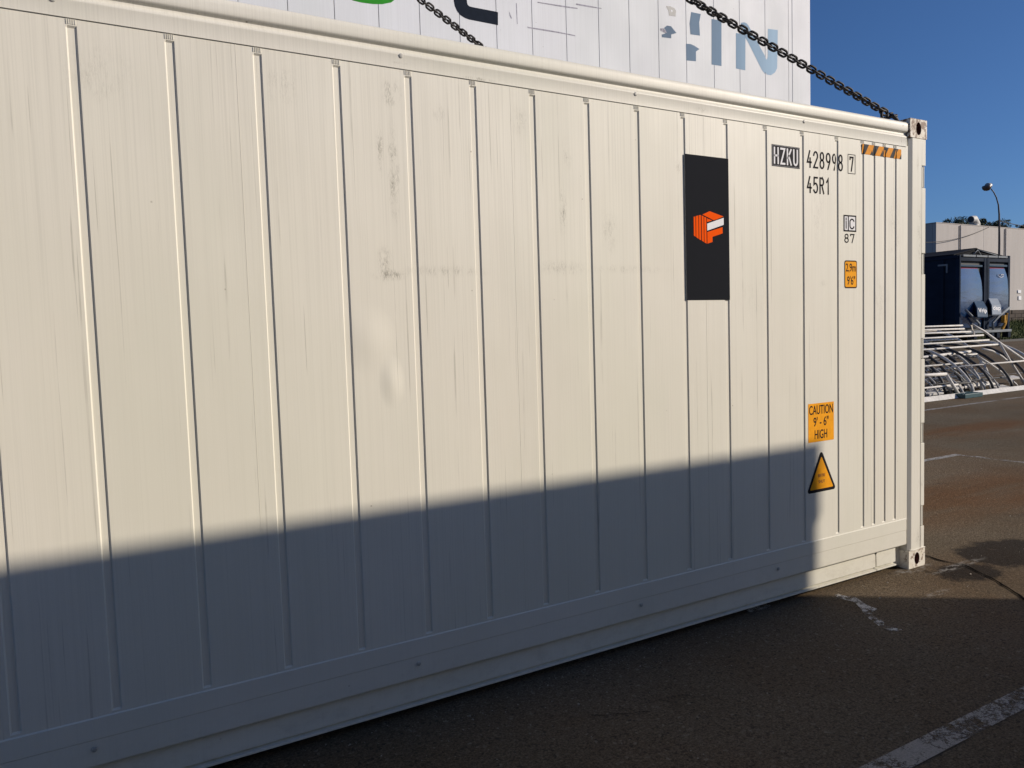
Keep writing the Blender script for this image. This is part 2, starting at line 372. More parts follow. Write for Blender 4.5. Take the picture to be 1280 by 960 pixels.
strip('chalk_scratch', [at_z(*p) for p in ((935, 765), (950, 760), (962, 757))], .05, .0043, M_CHALK, .01)

# grit and pebbles scattered on the asphalt near the camera: nobody could count them
b = MB(); rs = random.Random(3)
for i in range(2600):
    px = rs.uniform(-3.9, 5.5); py = rs.uniform(-2.4, 2.6)
    if i < 400: px = rs.uniform(-4.2, 0.0); py = -abs(rs.gauss(0, .14))-.0
    if -12 < px < .1 and 0.0 < py < 2.5: continue
    r = rs.uniform(.0012, .0045) if rs.random() < .97 else rs.uniform(.005, .009)
    a = rs.uniform(0, 6.28); q = [(px+r*math.cos(a+k*2.1)*rs.uniform(.7, 1.3), py+r*math.sin(a+k*2.1)*rs.uniform(.7, 1.3), .001) for k in range(3)]
    b.add(q+[(px, py, r*.9)], [(0, 1, 3), (1, 2, 3), (2, 0, 3), (0, 2, 1)])
tag(b.build('loose_grit', simple('pale_grit', (.30, .26, .21), .8, 0, .6, 90)), 'fine pale grit and crumbs scattered over the asphalt beside the container', 'grit', kind='stuff')

# =================================================================== MAIN CONTAINER
LEN, WID, HGT = 12.192, 2.438, 2.896
box_c = thing('reefer_container', 'white refrigerated shipping container with black HZKU lettering, filling the foreground', 'container', (-LEN/2, WID/2, 0))
def P(o): return part_at(o, box_c)
PY = .008                                            # side skin plane; castings and posts stand proud of it
GD = .0058                                           # groove depth
ZG0, ZG1 = .347, 2.694
GR = [-1.155-.3018*k for k in range(36)][::-1]+[-.851, -.611, -.502, -.396, -.288]     # right edge of each groove
def prof(x, z):
    if not (ZG0 < z < ZG1): return PY
    for g_ in GR:
        if g_-.033 <= x <= g_:
            e = min(x-(g_-.033), g_-x)
            return PY+GD*min(1.0, e/.005)
    return PY
BRK = sorted([g_-o for g_ in GR for o in (0, .005, .028, .033)])
def clip_slab(poly, x0, x1):
    for side, xc in ((1, x0), (-1, x1)):
        out = []
        for i in range(len(poly)):
            a, c_ = poly[i-1], poly[i]; ia = side*(a[0]-xc) >= 0; ic = side*(c_[0]-xc) >= 0
            if ia != ic:
                t = (xc-a[0])/(c_[0]-a[0]); out.append((xc, a[1]+t*(c_[1]-a[1])))
            if ic: out.append(c_)
        poly = out
        if len(poly) < 3: return []
    return poly
def decal(name, polys, mat, lift=.0010, label=None, parent=None):
    """print lying on the pressed skin, following its grooves"""
    b = MB()
    for p in polys:
        a0 = min(q[0] for q in p); a1 = max(q[0] for q in p)
        cuts = [a0]+[x for x in BRK if a0 < x < a1]+[a1]
        for c0, c1 in zip(cuts[:-1], cuts[1:]):
            q = clip_slab(p, c0, c1) if len(cuts) > 2 else p
            if len(q) >= 3:
                b.add([(x, prof(min(max(x, c0+1e-5), c1-1e-5), z)-lift, z) for x, z in q], [tuple(range(len(q)))])
    me = bpy.data.meshes.new(name); me.from_pydata(b.v, [], b.f); me.materials.append(mat)
    bm = bmesh.new(); bm.from_mesh(me)
    bm.normal_update()
    for f in bm.faces:
        if f.normal.y > 0: f.normal_flip()
    bm.to_mesh(me); bm.free()
    o = bpy.data.objects.new(name, me); COL.objects.link(o)
    if label: o['label'] = label
    if parent: o.parent = parent
    else: P(o)
    return o

# pressed side panels, one object per panel between two grooves
def panel_mesh(width, grooves=True):
    b = MB(); xs = [0, .008, .013, .036, .041, width]; zs = [.325, ZG0-.001, ZG0+.006, ZG1-.006, ZG1+.001, 2.725]
    def d(i, j): return GD if (i in (2, 3) and j in (2, 3)) else 0.0
    V = [(x, d(i, j), z) for j, z in enumerate(zs) for i, x in enumerate(xs)]
    n = len(xs); b.add(V, [(j*n+i, j*n+i+1, (j+1)*n+i+1, (j+1)*n+i) for j in range(len(zs)-1) for i in range(n-1)])
    # skin thickness returned at the back
    b.add([(0, 0, .325), (width, 0, .325), (width, 0, 2.725), (0, 0, 2.725), (0, .012, .325), (width, .012, .325), (width, .012, 2.725), (0, .012, 2.725)],
          [(4, 7, 6, 5), (0, 4, 5, 1), (3, 2, 6, 7), (0, 3, 7, 4), (1, 5, 6, 2)])
    # weld stitches above the groove
    for k in range(5):
        x = .010+k*.0065; b.box(x, x+.0022, -.0022, .002, 2.699, 2.7155)
    return b
proto = {}
for i, g_ in enumerate(GR):
    x0 = g_-.041; x1 = (GR[i+1]-.041) if i+1 < len(GR) else -.170
    wd = round(x1-x0, 4)
    if wd not in proto: proto[wd] = panel_mesh(wd).build('side_panel', M_WALL)
    o = proto[wd]
    if o.parent: o = o.copy(); COL.objects.link(o)
    P(o); o.location = Vector((x0, PY, 0))-Vector(box_c.location)
b = MB(); b.box(-LEN+.15, GR[0]-.041, PY, PY+.012, .325, 2.725); P(b.build('side_panel', M_WALL))
b = MB()
for x in (-4.268, -3.098, -1.93): b.box(x, x+.0022, PY-.0005, PY+.001, .34, 2.716)
P(b.build('sheet_joint', M_WALL))

# roof side rail: flange, hollow, rounded nose
nose = [(.010-.022*math.cos(a), 2.845-.026*math.sin(a)) for a in [rad(t) for t in (62, 35, 10, -15, -40, -62, -80)]]
railp = [(.090, 2.720), (PY-.0045, 2.7185), (PY-.0045, 2.771), (PY-.0055, 2.7735), (PY-.0050, 2.780), (PY+.003, 2.789), (PY+.0065, 2.796), (PY+.006, 2.802), (PY-.001, 2.8065), (PY-.008, 2.811)]
railp += [(PY-.0100, 2.8165), (PY-.0112, 2.826), (PY-.0115, 2.845), (PY-.0102, 2.858), (PY-.0055, 2.8665), (PY+.003, 2.871), (PY+.016, 2.873), (.090, 2.874)]
b = MB(); b.prism_x(railp, -LEN+.178, -.190)
P(b.build('roof_rail', M_RAIL, smooth=True))
b = MB(); b.prism_x([(WID-y, z) for y, z in railp], -LEN+.178, -.190); P(b.build('roof_rail', M_RAIL, smooth=True))
# lower side rail with lip, then the recessed base rail
lowp = [(.09, .336), (PY-.0005, .338), (PY-.0045, .334), (PY-.0050, .262), (PY-.0036, .2590), (PY-.0036, .170), (PY-.0020, .165), (PY+.020, .164), (PY+.020, .168), (.09, .168)]
b = MB(); b.prism_x(lowp, -LEN+.15, -.181); P(b.build('side_rail', M_RAIL))
b = MB(); b.prism_x([(WID-y, z) for y, z in lowp], -LEN+.15, -.181); P(b.build('side_rail', M_RAIL, smooth=True))
basep = [(.09, .165), (.036, .165), (.036, .045), (.020, .041), (.020, .035), (.09, .035)]
basep = [(.12, .156), (.034, .156), (.030, .151), (.028, .060), (.046, .056), (.046, .048), (.022, .045), (.022, .036), (.12, .036)]
b = MB(); b.prism_x(basep, -LEN+.30, -.468); P(b.build('base_rail', M_RAIL))
b = MB(); b.prism_x([(y-.002 if y < .05 else y, z) for y, z in basep], -.462, -.262); P(b.build('base_rail', M_RAIL, bevel=.002))
b = MB(); b.box(-.4685, -.4615, .040, .09, .05, .15); b.tube([(-.465, .026, .150), (-.465, .045, .150)], .007, 8); P(b.build('joint_gap', M_DARKGAP))
b = MB(); b.prism_x([(WID-y, z) for y, z in basep], -LEN+.30, -.305); P(b.build('base_rail', M_RAIL, smooth=True))
b = MB(); b.box(-LEN+.25, -.178, .060, .10, .10, .172); b.box(-.2615, -.1785, .052, .12, .02, .1635); P(b.build('tunnel_plate', M_POST))

# rivets and bolts
b = MB()
def bolt(b, x, z, y, r=.0100, h=.0045, n=12):
    ring = lambda rr, yy: [(x+rr*math.cos(2*math.pi*k/n), yy, z+rr*math.sin(2*math.pi*k/n)) for k in range(n)]
    V = ring(r, y)+ring(r*.9, y-h*.6)+ring(r*.5, y-h)+[(x, y-h, z)]
    F = [(a*n+k, a*n+(k+1) % n, (a+1)*n+(k+1) % n, (a+1)*n+k) for a in range(2) for k in range(n)]+[(2*n+k, 2*n+(k+1) % n, 3*n) for k in range(n)]
    b.add(V, F)
bolts = None
for k in range(-1, 9):
    x = -1.158-1.228*k
    if x > -.2: continue
    for z, y in ((2.770, PY-.0045), (.229, PY-.0075)):
        xx = x if z > 1 else x-.245 if k < 1 else x-.03
        if xx > -.2: continue
        if bolts is None:
            bb = MB(); bolt(bb, 0, 0, 0); bolts = bb.build('bolt', simple('dull_bolt', (.42, .41, .38), .6, .1, .4, 90), smooth=True); o = bolts
        else: o = bolts.copy(); COL.objects.link(o)
        P(o); o.location = Vector((xx, y, z))-Vector(box_c.location)

# corner castings with real holes
def casting(x0, x1, y0, y1, z0, z1, mat, hx=None, face_y=-1, open_end=1):
    """hollow block; oval hole in the side face (y) and in the outer end face (x)"""
    root_b = MB()
    def holed(cx, cz, w_, h_, rx, rz, fn):
        n = 20; ring_i = []; ring_o = []
        for k in range(n):
            a = 2*math.pi*k/n+math.pi/n; c_, s_ = math.cos(a), math.sin(a)
            ring_i.append((cx+rx*c_, cz+rz*s_)); t = min(w_/2/abs(c_), h_/2/abs(s_)); ring_o.append((cx+c_*t, cz+s_*t))
        V = [fn(p[0], p[1], 0) for p in ring_o]+[fn(p[0], p[1], 0) for p in ring_i]+[fn(p[0], p[1], .030) for p in ring_i]
        root_b.add(V, [(k, (k+1) % n, n+(k+1) % n, n+k) for k in range(n)])
        root_b.cur = 1; root_b.add(V, [(n+k, n+(k+1) % n, 2*n+(k+1) % n, 2*n+k) for k in range(n)]); root_b.cur = 0
        # exact corners
        for cxn, czn in ((cx-w_/2, cz-h_/2), (cx+w_/2, cz-h_/2), (cx+w_/2, cz+h_/2), (cx-w_/2, cz+h_/2)):
            near = sorted(range(n), key=lambda k: (ring_o[k][0]-cxn)**2+(ring_o[k][1]-czn)**2)[:2]
            root_b.add([fn(cxn, czn, 0), fn(*ring_o[near[0]], 0), fn(*ring_o[near[1]], 0)], [(0, 1, 2)])
    cx, cz = (x0+x1)/2, (z0+z1)/2; cy = (y0+y1)/2
    if face_y < 0: holed(cx+.003, cz, x1-x0, z1-z0, .028, .040, lambda a, c_, d: (a, y0+d, c_))
    else: holed(cx, cz, x1-x0, z1-z0, .021, .042, lambda a, c_, d: (a, y1-d, c_))
    ex = x1 if open_end > 0 else x0
    holed(cy, cz, y1-y0, z1-z0, .027, .042, lambda a, c_, d: (ex-d*open_end, a, c_))
    holed(cx, cy, x1-x0, y1-y0, .062, .030, lambda a, c_, d: (a, c_, z1-d))
    ox = x0 if open_end > 0 else x1; oy = y1 if face_y < 0 else y0
    root_b.add([(ox, y0, z0), (ox, y1, z0), (ox, y1, z1), (ox, y0, z1)], [(0, 1, 2, 3)])
    root_b.add([(x0, oy, z0), (x1, oy, z0), (x1, oy, z1), (x0, oy, z1)], [(0, 1, 2, 3)])
    root_b.add([(x0, y0, z0), (x1, y0, z0), (x1, y1, z0), (x0, y1, z0)], [(0, 1, 2, 3)])
    o = P(root_b.build('corner_casting', [mat, M_HOLE]))
    cc_ = Vector((cx, cy, cz))
    for p in o.data.polygons:                                # every outer face looks outwards
        if p.material_index == 0 and p.normal.dot(p.center-cc_) < 0: p.flip()
    e = MB(); e.box(x0+.031, x1-.031, y0+.031, y1-.031, z0+.012, z1-.031)
    # keep the cavity open: inner dark liner turned inside out
    li = e.build('cavity', M_HOLE); li.parent = o
    for p in li.data.polygons: p.flip()
    return o
CY0 = -.010
casting(-.178, 0, CY0, .152, HGT-.118, HGT, M_CAST)
casting(-.178, 0, CY0, .152, 0, .118, M_CAST2)
casting(-.178, 0, WID-.162, WID, HGT-.118, HGT, M_CAST, face_y=1)
casting(-.178, 0, WID-.162, WID, 0, .118, M_CAST2, face_y=1)
casting(-LEN, -LEN+.178, CY0, .152, HGT-.118, HGT, M_CAST2, open_end=-1)
casting(-LEN, -LEN+.178, CY0, .152, 0, .118, M_CAST2, open_end=-1)
casting(-LEN, -LEN+.178, WID-.162, WID, HGT-.118, HGT, M_CAST2, face_y=1, open_end=-1)
casting(-LEN, -LEN+.178, WID-.162, WID, 0, .118, M_CAST2, face_y=1, open_end=-1)

# rear corner post with the notches of the door hinges
NOT = [(2.611, 2.470), (2.054, 1.919), (1.507, 1.370), (.951, .818), (.402, .265)]
def post(ya, yb, sgn):
    b = MB()
    yo = ya if sgn < 0 else yb; yi = yb if sgn < 0 else ya
    c_ = .012*(-sgn)
    out = [(-.171, yi), (-.171, yo+c_*1.25), (-.145, yo), (-.046, yo), (-.046, yi)]
    n = len(out); b.add([(x, y, .119) for x, y in out]+[(x, y, HGT-.119) for x, y in out],
                        [(i, (i+1) % n, n+(i+1) % n, n+i) for i in range(n)]+[tuple(range(n))[::-1], tuple(range(n, 2*n))])
    zc = [.119]
    for hi, lo in NOT[::-1]: zc += [lo, hi]
    zc.append(HGT-.119)
    for k in range(0, len(zc), 2): b.box(-.046, -.004, min(yo, yi), max(yo, yi), zc[k], zc[k+1])
    return b
P(post(CY0+.003, .13, -1).build('corner_post', M_POST, bevel=.003))
P(post(WID-.13, WID-.003, 1).build('corner_post', M_POST, bevel=.003))
for ya_, yb_ in ((CY0+.003, .12), (WID-.12, WID-.003)):
    b = MB(); b.box(-LEN+.01, -LEN+.145, ya_, yb_, .119, HGT-.119); P(b.build('corner_post', M_POST, bevel=.003))
hp = None
for hi, lo in NOT:
    if hp is None:
        b = MB(); b.box(-.0275, -.0065, .001, .09, -(hi-lo)/2+.006, (hi-lo)/2-.006); b.tube([(-.012, .004, -(hi-lo)/2+.004), (-.012, .004, (hi-lo)/2-.004)], .006, 12)
        hp = b.build('hinge', M_POST, smooth=True); o = hp
    else: o = hp.copy(); COL.objects.link(o)
    P(o); o.location = Vector((0, 0, (hi+lo)/2))-Vector(box_c.location)
    b = MB(); b.box(-.0455, -.0280, .003, .088, lo+.001, hi-.001); P(b.build('hinge_gap_shade', M_DARKGAP))  # dark box filling the notch; its colour stands for the shade beside the hinge
# weld bead where the post meets the lower casting
b = MB(); b.tube([(-.178, CY0+.001, .128), (-.165, CY0-.001, .126), (-.13, CY0-.001, .119), (-.08, CY0-.001, .121), (-.03, CY0-.001, .1235), (0, CY0-.001, .121)], .0035, 6)
P(b.build('weld_bead', M_POST, smooth='all'))

# rear doors, roof, far side and front, so that the box is a real box
b = MB(); b.box(-.03, -.006, .135, WID/2-.004, .15, 2.76); P(b.build('door', M_WALL, bevel=.004))
b = MB(); b.box(-.03, -.006, WID/2+.004, WID-.135, .15, 2.76); P(b.build('door', M_WALL, bevel=.004))
rodm = None
for y in (.45, .95, 1.49, 1.99):
    if rodm is None:
        b = MB(); b.tube([(0, 0, .12), (0, 0, 2.78)], .017, 12); b.box(-.01, .03, -.03, .03, 1.0, 1.03); rodm = b.build('lock_rod', M_STEEL, smooth=True); o = rodm
    else: o = rodm.copy(); COL.objects.link(o)
    P(o); o.location = Vector((.016, y, 0))-Vector(box_c.location)
b = MB(); b.box(-LEN+.02, -.04, .09, WID-.09, 2.840, 2.862); P(b.build('roof_panel', M_RAIL))
b = MB(); b.box(-LEN+.02, -.04, WID-.03, WID-.012, .32, 2.73); P(b.build('far_side_panel', M_WALL))
b = MB(); b.box(-LEN+.02, -.04, .10, WID-.10, .17, .30); P(b.build('floor', M_DARKGAP))
b = MB(); b.box(-LEN+.03, -LEN+.16, .12, WID-.12, .12, 2.78); P(b.build('cooling_unit', M_RAIL, bevel=.01))
b = MB(); b.box(-.16, -.02, .152, WID-.152, 2.775, 2.87); P(b.build('door_header', M_RAIL, bevel=.004))
b = MB(); b.box(-.16, -.02, .152, WID-.152, .02, .14); P(b.build('door_sill', M_RAIL, bevel=.004))

# --- lettering and labels on the side
ZW = lambda p: (p.x, p.z)
hz = decal('owner_code_plate', quad_poly(-1.421, -1.192, 2.503, 2.6215), M_GREYBLK, .0010, 'dark plate with white letters HZKU')
decal('lettering', stroke_text('HZKU', -1.406, -1.207, 2.516, 2.6085, .0110, .30), M_WPRINT, .0018, None)
decal('plate_outline', frame_polys(-1.4165, -1.1965, 2.507, 2.6175, .0009), M_WPRINT, .0019)
decal('lettering', stroke_text('428998', -1.131, -.811, 2.517, 2.616, .0102, .30), M_BLACK, .0011, 'black serial number 428998')
decal('lettering', stroke_text('7', -.749, -.711, 2.523, 2.612, .0100), M_BLACK, .0011, 'check digit 7')
decal('check_digit_box', frame_polys(-.765, -.695, 2.510, 2.625, .0035), M_BLACK, .0011)
decal('lettering', stroke_text('45R1', -1.131, -.925, 2.374, 2.470, .0102, .30), M_BLACK, .0011, 'size and type code 45R1')
decal('ic_plate', quad_poly(-.805, -.688, 2.168, 2.265), M_WPRINT, .0009)
decal('ic_frame', frame_polys(-.805, -.688, 2.168, 2.265, .008)+quad_poly(-.766, -.758, 2.176, 2.257), M_BLACK, .0016)
decal('lettering', stroke_text('i', -.790, -.775, 2.184, 2.250, .008), M_BLACK, .0016)
decal('lettering', stroke_text('C', -.751, -.705, 2.182, 2.246, .0085), M_BLACK, .0016)
decal('lettering', stroke_text('87', -.798, -.704, 2.100, 2.155, .007, .35), M_BLACK, .0011, 'black number 87')
def rrect(x0, x1, z0, z1, r, n=4):
    o = []
    for cx, cz, a0 in ((x1-r, z0+r, -90), (x1-r, z1-r, 0), (x0+r, z1-r, 90), (x0+r, z0+r, 180)):
        o += [(cx+r*math.cos(rad(a0+90*k/n)), cz+r*math.sin(rad(a0+90*k/n))) for k in range(n+1)]
    return o
decal('height_label_edge', [rrect(-.799, -.681, 1.830, 1.996, .014)], M_BLACK, .0009)
hl = decal('height_label', [rrect(-.793, -.687, 1.837, 1.989, .010)], M_AMBER, .0014, 'amber height label reading 2,9m 9\'6"')
decal('lettering', text_tris('2,9m', -.787, -.693, 1.922, 1.978, .009), M_BLACK, .0019)
decal('lettering', text_tris('9\'6"', -.775, -.700, 1.850, 1.903, .009), M_BLACK, .0019)
decal('caution_label', quad_poly(-1.131, -.901, .927, 1.156), M_AMBER, .0010, 'amber label reading CAUTION 9\'-6" HIGH')
decal('lettering', text_tris('CAUTION', -1.123, -.909, 1.090, 1.144, .010), M_BLACK, .0016)
decal('lettering', text_tris('9\' - 6"', -1.085, -.950, 1.019, 1.075, .010), M_BLACK, .0016)
decal('lettering', text_tris('HIGH', -1.075, -.963, .944, .998, .010), M_BLACK, .0016)
def rtri(A, B, C, r, n=5):
    o = []; pts = [Vector(A), Vector(B), Vector(C)]
    for i in range(3):
        p, a, c_ = pts[i], pts[i-1], pts[(i+1) % 3]; u1 = (a-p).normalized(); u2 = (c_-p).normalized()
        ang = u1.angle(u2); d = r/math.tan(ang/2); c0 = p+(u1+u2).normalized()*(r/math.sin(ang/2))
        s0 = (p+u1*d)-c0; s1 = (p+u2*d)-c0
        for k in range(n+1):
            v = s0.lerp(s1, k/n).normalized()*r; o.append((c0.x+v.x, c0.y+v.y))
    return o
decal('warning_triangle_edge', [rtri((-1.016, .878), (-1.147, .625), (-.882, .625), .014)], M_BLACK, .0010, 'rounded black edge of the warning triangle')
decal('warning_triangle', [rtri((-1.016, .838), (-1.120, .643), (-.909, .643), .005)], M_AMBER, .0016, 'amber warning triangle with two faint lines of print')
M_FAINT = simple('faint_brown_print', (.26, .09, .02), .5, 0, .3, 60)
decal('lettering', text_tris('BEFORE', -1.047, -.983, .714, .733, .012), M_FAINT, .0022)
decal('lettering', text_tris('SHUT', -1.044, -.985, .677, .696, .012), M_FAINT, .0022)
# hazard stripes near the roof corner
decal('hazard_tape', quad_poly(-.627, -.241, 2.637, 2.697), M_AMBER2, .0009, 'amber and grey hazard tape by the roof corner')
st = []
for k in range(-1, 5):
    x = -.652+k*.0975; q = [(x, 2.637), (x+.047, 2.637), (x+.088, 2.697), (x+.041, 2.697)]
    q = clip_slab(q, -.627, -.241)
    if q: st.append(q)
decal('hazard_stripe', st, simple('tape_grey', (.055, .058, .064), .7, 0, .2, 50, spec=.1), .0014)
# dark label with the orange and white block emblem
LX0, LX1, LZ0, LZ1 = -2.068, -1.757, 1.767, 2.513
o = decal('charcoal_label', [[(LX0, LZ0), (LX1, LZ0), (LX1, LZ1), (LX0, LZ1)]], M_LABELBLK, .0015, 'tall charcoal label with an orange and white block emblem')
for i_, v_ in enumerate(o.data.vertices): v_.co.y = min(v_.co.y, PY-.0015)
def lg(x, y): return (LX0+(x-75)/(301-75)*(LX1-LX0), LZ1-(y-100)/(855-100)*(LZ1-LZ0))
def lgp(ps): return [lg(*p) for p in ps]
om = [lgp(p) for p in ([(115, 421), (124, 418), (124, 524), (115, 518)], [(127, 416), (139, 412), (139, 534), (127, 526)], [(142, 411), (152, 409), (152, 541), (142, 536)],
      [(156, 411), (166, 415), (166, 549), (156, 543)], [(169, 417), (180, 421), (180, 557), (169, 551)],
      [(160, 406), (198, 386), (271, 409), (234, 427), (218, 432)], [(183, 424), (211, 434), (183, 444)],
      [(184, 496), (265, 466), (265, 499), (211, 520), (211, 547), (184, 557)])]
decal('emblem', om[:5]+om[5:7]+[[om[7][0], om[7][1], om[7][2], om[7][3]], [om[7][0], om[7][3], om[7][4], om[7][5]]], M_ORANGE, .0010+.0015, 'orange block emblem')
decal('emblem_bar', [lgp([(184, 452), (271, 416), (271, 453), (184, 489)])], M_WPRINT, .0030, 'white bar of the emblem')
for o in box_c.children:
    if o.name.startswith('emblem'):
        for v_ in o.data.vertices: v_.co.y = min(v_.co.y, PY-.0022)

# =================================================================== CHAINS
M_CHAIN = Mat('dark_oiled_chain'); n_ = M_CHAIN.noise(60, 4, .7)
M_CHAIN.set(M_CHAIN.ramp(n_, [(.35, (.008, .007, .008)), (.64, (.022, .017, .016)), (.82, (.07, .038, .028))]), .6, .2); M_CHAIN = M_CHAIN.m
def link_mesh():
    pts = []; r = .0172; L = .0195
    for k in range(7): a = -math.pi/2+math.pi*k/6; pts.append((L-.0+r*math.cos(a)-.0065, r*math.sin(a), 0))
    for k in range(7): a = math.pi/2+math.pi*k/6; pts.append((-L+r*math.cos(a)+.0065, r*math.sin(a), 0))
    b = MB(); b.tube(pts, .0067, 8, True); return b
HOOK = Vector((-5.888, WID/2, 5.30))
link0 = link_mesh().build('link', M_CHAIN, smooth='all')
def chain(label, A, B, sag):
    t = thing('lifting_chain', label, 'chain', A, 'lifting chains slung from the container corners')
    L = (B-A).length; n = int(L/.0375); first = True
    pts = [A.lerp(B, i/n)-Vector((0, 0, sag*4*(i/n)*(1-i/n))) for i in range(n+1)]
    for i in range(n):
        d = (pts[i+1]-pts[i]).normalized(); hn = Vector((.68, .70, .22)); hn = (hn-d*hn.dot(d)).normalized(); q = Matrix((d, hn.cross(d), hn)).transposed().to_4x4()
        o = link0 if (link0.parent is None and first) else link0.copy()
        if o is not link0: COL.objects.link(o)
        first = False
        tw = rad(random.uniform(-9, 9)+(90 if i % 2 else 0)+15*math.sin(i*.19+.6))
        o.parent = t; o.matrix_local = Matrix.Translation((pts[i]+pts[i+1])/2-A) @ q @ Matrix.Rotation(tw, 4, 'X')
    return t
N1 = Vector((-.275, .090, 2.940)); N2 = Vector((-.275, 2.348, 2.955))
def chain_end(N, cas):
    """grab hook, joining link and shackle lying between the chain and the casting"""
    pass
c1 = chain('black lifting chain rising from the near top corner casting across the sky', N1, Vector((HOOK.x+.10, HOOK.y-.06, HOOK.z-.22)), .0)
c2 = chain('black lifting chain behind the roof rail, climbing in front of the dark letter', N2, Vector((HOOK.x+.10, HOOK.y+.06, HOOK.z-.22)), .0)
for t, A, sg in ((c1, N1, 1), (c2, N2, -1)):
    b = MB()
    ring = [(-.015+.030*math.cos(a), .018*math.sin(a)*0, -.018+.030*math.sin(a)) for a in [2*math.pi*k/14 for k in range(14)]]
    b.tube(ring, .0085, 8, True); o = b.build('joining_link', M_CHAIN, smooth='all'); o.parent = t
    b = MB()
    sh = [(.055+.030*math.cos(a), .030*math.sin(a), -.022+.012*math.cos(a)) for a in [rad(-130+260*k/12) for k in range(13)]]
    b.tube(sh, .0095, 8); b.tube([(.036, -.036, -.020), (.036, .036, -.020)], .009, 8); o = b.build('shackle', M_CHAIN, smooth='all'); o.parent = t
    b = MB()
    hk = [(.050, 0, -.012), (.080, 0, -.016), (.105, 0, -.024), (.125, 0, -.040), (.148, 0, -.044), (.168, 0, -.047)]
    b.tube(hk, [.012, .013, .012, .010, .008, .007], 8)
    b.tube([(.030, .02, -.006), (.050, .01, .004), (.072, 0, .006)], .007, 8)
    o = b.build('grab_hook', M_CHAIN, smooth='all'); o.parent = t
hkr = thing('crane_hook', 'heavy steel crane hook gathering the lifting chains above the container', 'crane hook', HOOK)
b = MB(); b.tube([(.10*math.cos(a), 0, -.16+.13*math.sin(a)) for a in [2*math.pi*k/20 for k in range(20)]], .016, 10, True)
o = b.build('master_ring', M_CHAIN, smooth='all'); o.parent = hkr
b = MB(); b.tube([(-.02, 0, .28), (.0, 0, .18), (.05, 0, .10), (.08, 0, .02), (.06, 0, -.05), (0, 0, -.09), (-.06, 0, -.05), (-.075, 0, .01)], [.03, .03, .033, .036, .038, .036, .028, .012], 10)
o = b.build('hook', M_STEEL, smooth='all'); o.parent = hkr
b = MB(); b.box(-.16, .12, -.06, .06, .28, .62); o = b.build('pulley_block', M_AMBER, bevel=.02); o.parent = hkr
for dy in (-.03, .03):
    b = MB(); b.tube([(-.02, dy, .62), (-.02, dy, 9)], .009, 6); o = b.build('cable', M_CHAIN); o.parent = hkr

# =================================================================== CONTAINERS BEHIND (stack of two)
BY = 3.60
M_BACK = paint_white('cool_white_paint', (.64, .655, .70), .03, (), .55, False, 21)
back = thing('stacked_container', 'white container stacked up behind, with dark and blue-grey letter fragments', 'container', (3.44-LEN/2, BY+WID/2, HGT))
lowc = thing('stacked_container', 'white container at the bottom of the stack, hidden behind the foreground container', 'container', (3.44-LEN/2, BY+WID/2, 0))
sx = [at_y(x, 60, BY).x for x in (300.5, 362, 420, 475, 526, 575.6, 621.5, 666, 708.5, 749, 787, 823.5, 858, 892.5, 924.6, 956.5)]
edges = sorted([sx[0]-.425*k for k in range(1, 11)]+sx)+[at_y(985.7, 60, BY).x]
edges = [e for e in edges if e > 3.44-LEN+.3]; edges = [3.44-LEN+.17]+edges
BX = 3.44
GB = .0045
def back_box(root, z0, full):
    def PB(o): o.parent = root; o.location = Vector(o.location)-Vector(root.location); return o
    Z0, Z1 = z0+.17, z0+HGT-.12
    b = MB(); b.box(edges[-1]+GB/2, edges[-1]+.060, BY, BY+.02, Z0, Z1); PB(b.build('edge_strip', M_BACK))
    for i in range(len(edges)-1):
        b = MB(); b.box(edges[i]+GB/2, edges[i+1]-GB/2, BY, BY+.02, Z0, Z1)
        PB(b.build('side_panel', M_BACK, bevel=.002, seg=1))
        b = MB(); b.box(BX-LEN+.15, BX-.15, BY+.006, BY+.02, Z0, Z1); PB(b.build('wall_core', simple('seam_grey', (.22, .22, .23), .6)))
    b = MB(); b.box(edges[-1]+.066, BX, BY-.002, BY+.16, z0, z0+HGT); PB(b.build('corner_post', M_BACK, bevel=.006))
    b = MB(); b.box(BX-LEN, BX-LEN+.15, BY-.006, BY+.16, z0, z0+HGT); PB(b.build('corner_post', M_BACK, bevel=.006))
    b = MB(); b.box(BX-.153, BX, BY+WID-.16, BY+WID, z0, z0+HGT); PB(b.build('corner_post', M_BACK, bevel=.006))
    b = MB(); b.box(BX-LEN+.15, BX-.40, BY-.004, BY+.10, z0+HGT-.12, z0+HGT-.01); PB(b.build('roof_rail', M_BACK, bevel=.01))
    b = MB(); b.box(BX-LEN+.15, BX-.153, BY-.004, BY+.10, z0+.02, z0+.17); PB(b.build('base_rail', M_BACK, bevel=.01))
    b = MB(); b.box(BX-LEN+.15, BX-.02, BY+.02, BY+WID-.02, z0+.10, z0+HGT-.04); PB(b.build('body', M_BACK))
    return PB
PB = back_box(back, HGT, True); back_box(lowc, 0, False)
def bdecal(name, polys_px, mat, lift=.0012, label=None):
    b = MB()
    for p in polys_px:
        q = [at_y(x, y, BY-lift) for x, y in p]; b.add([tuple(v) for v in q], [tuple(range(len(q)))])
    me = bpy.data.meshes.new(name); me.from_pydata(b.v, [], b.f); me.materials.append(mat)
    bm = bmesh.new(); bm.from_mesh(me); bmesh.ops.triangulate(bm, faces=bm.faces); bm.normal_update()
    for f in bm.faces:
        if f.normal.y > 0: f.normal_flip()
    bm.to_mesh(me); bm.free()
    o = bpy.data.objects.new(name, me); COL.objects.link(o)
    if label: o['label'] = label
    return PB(o)
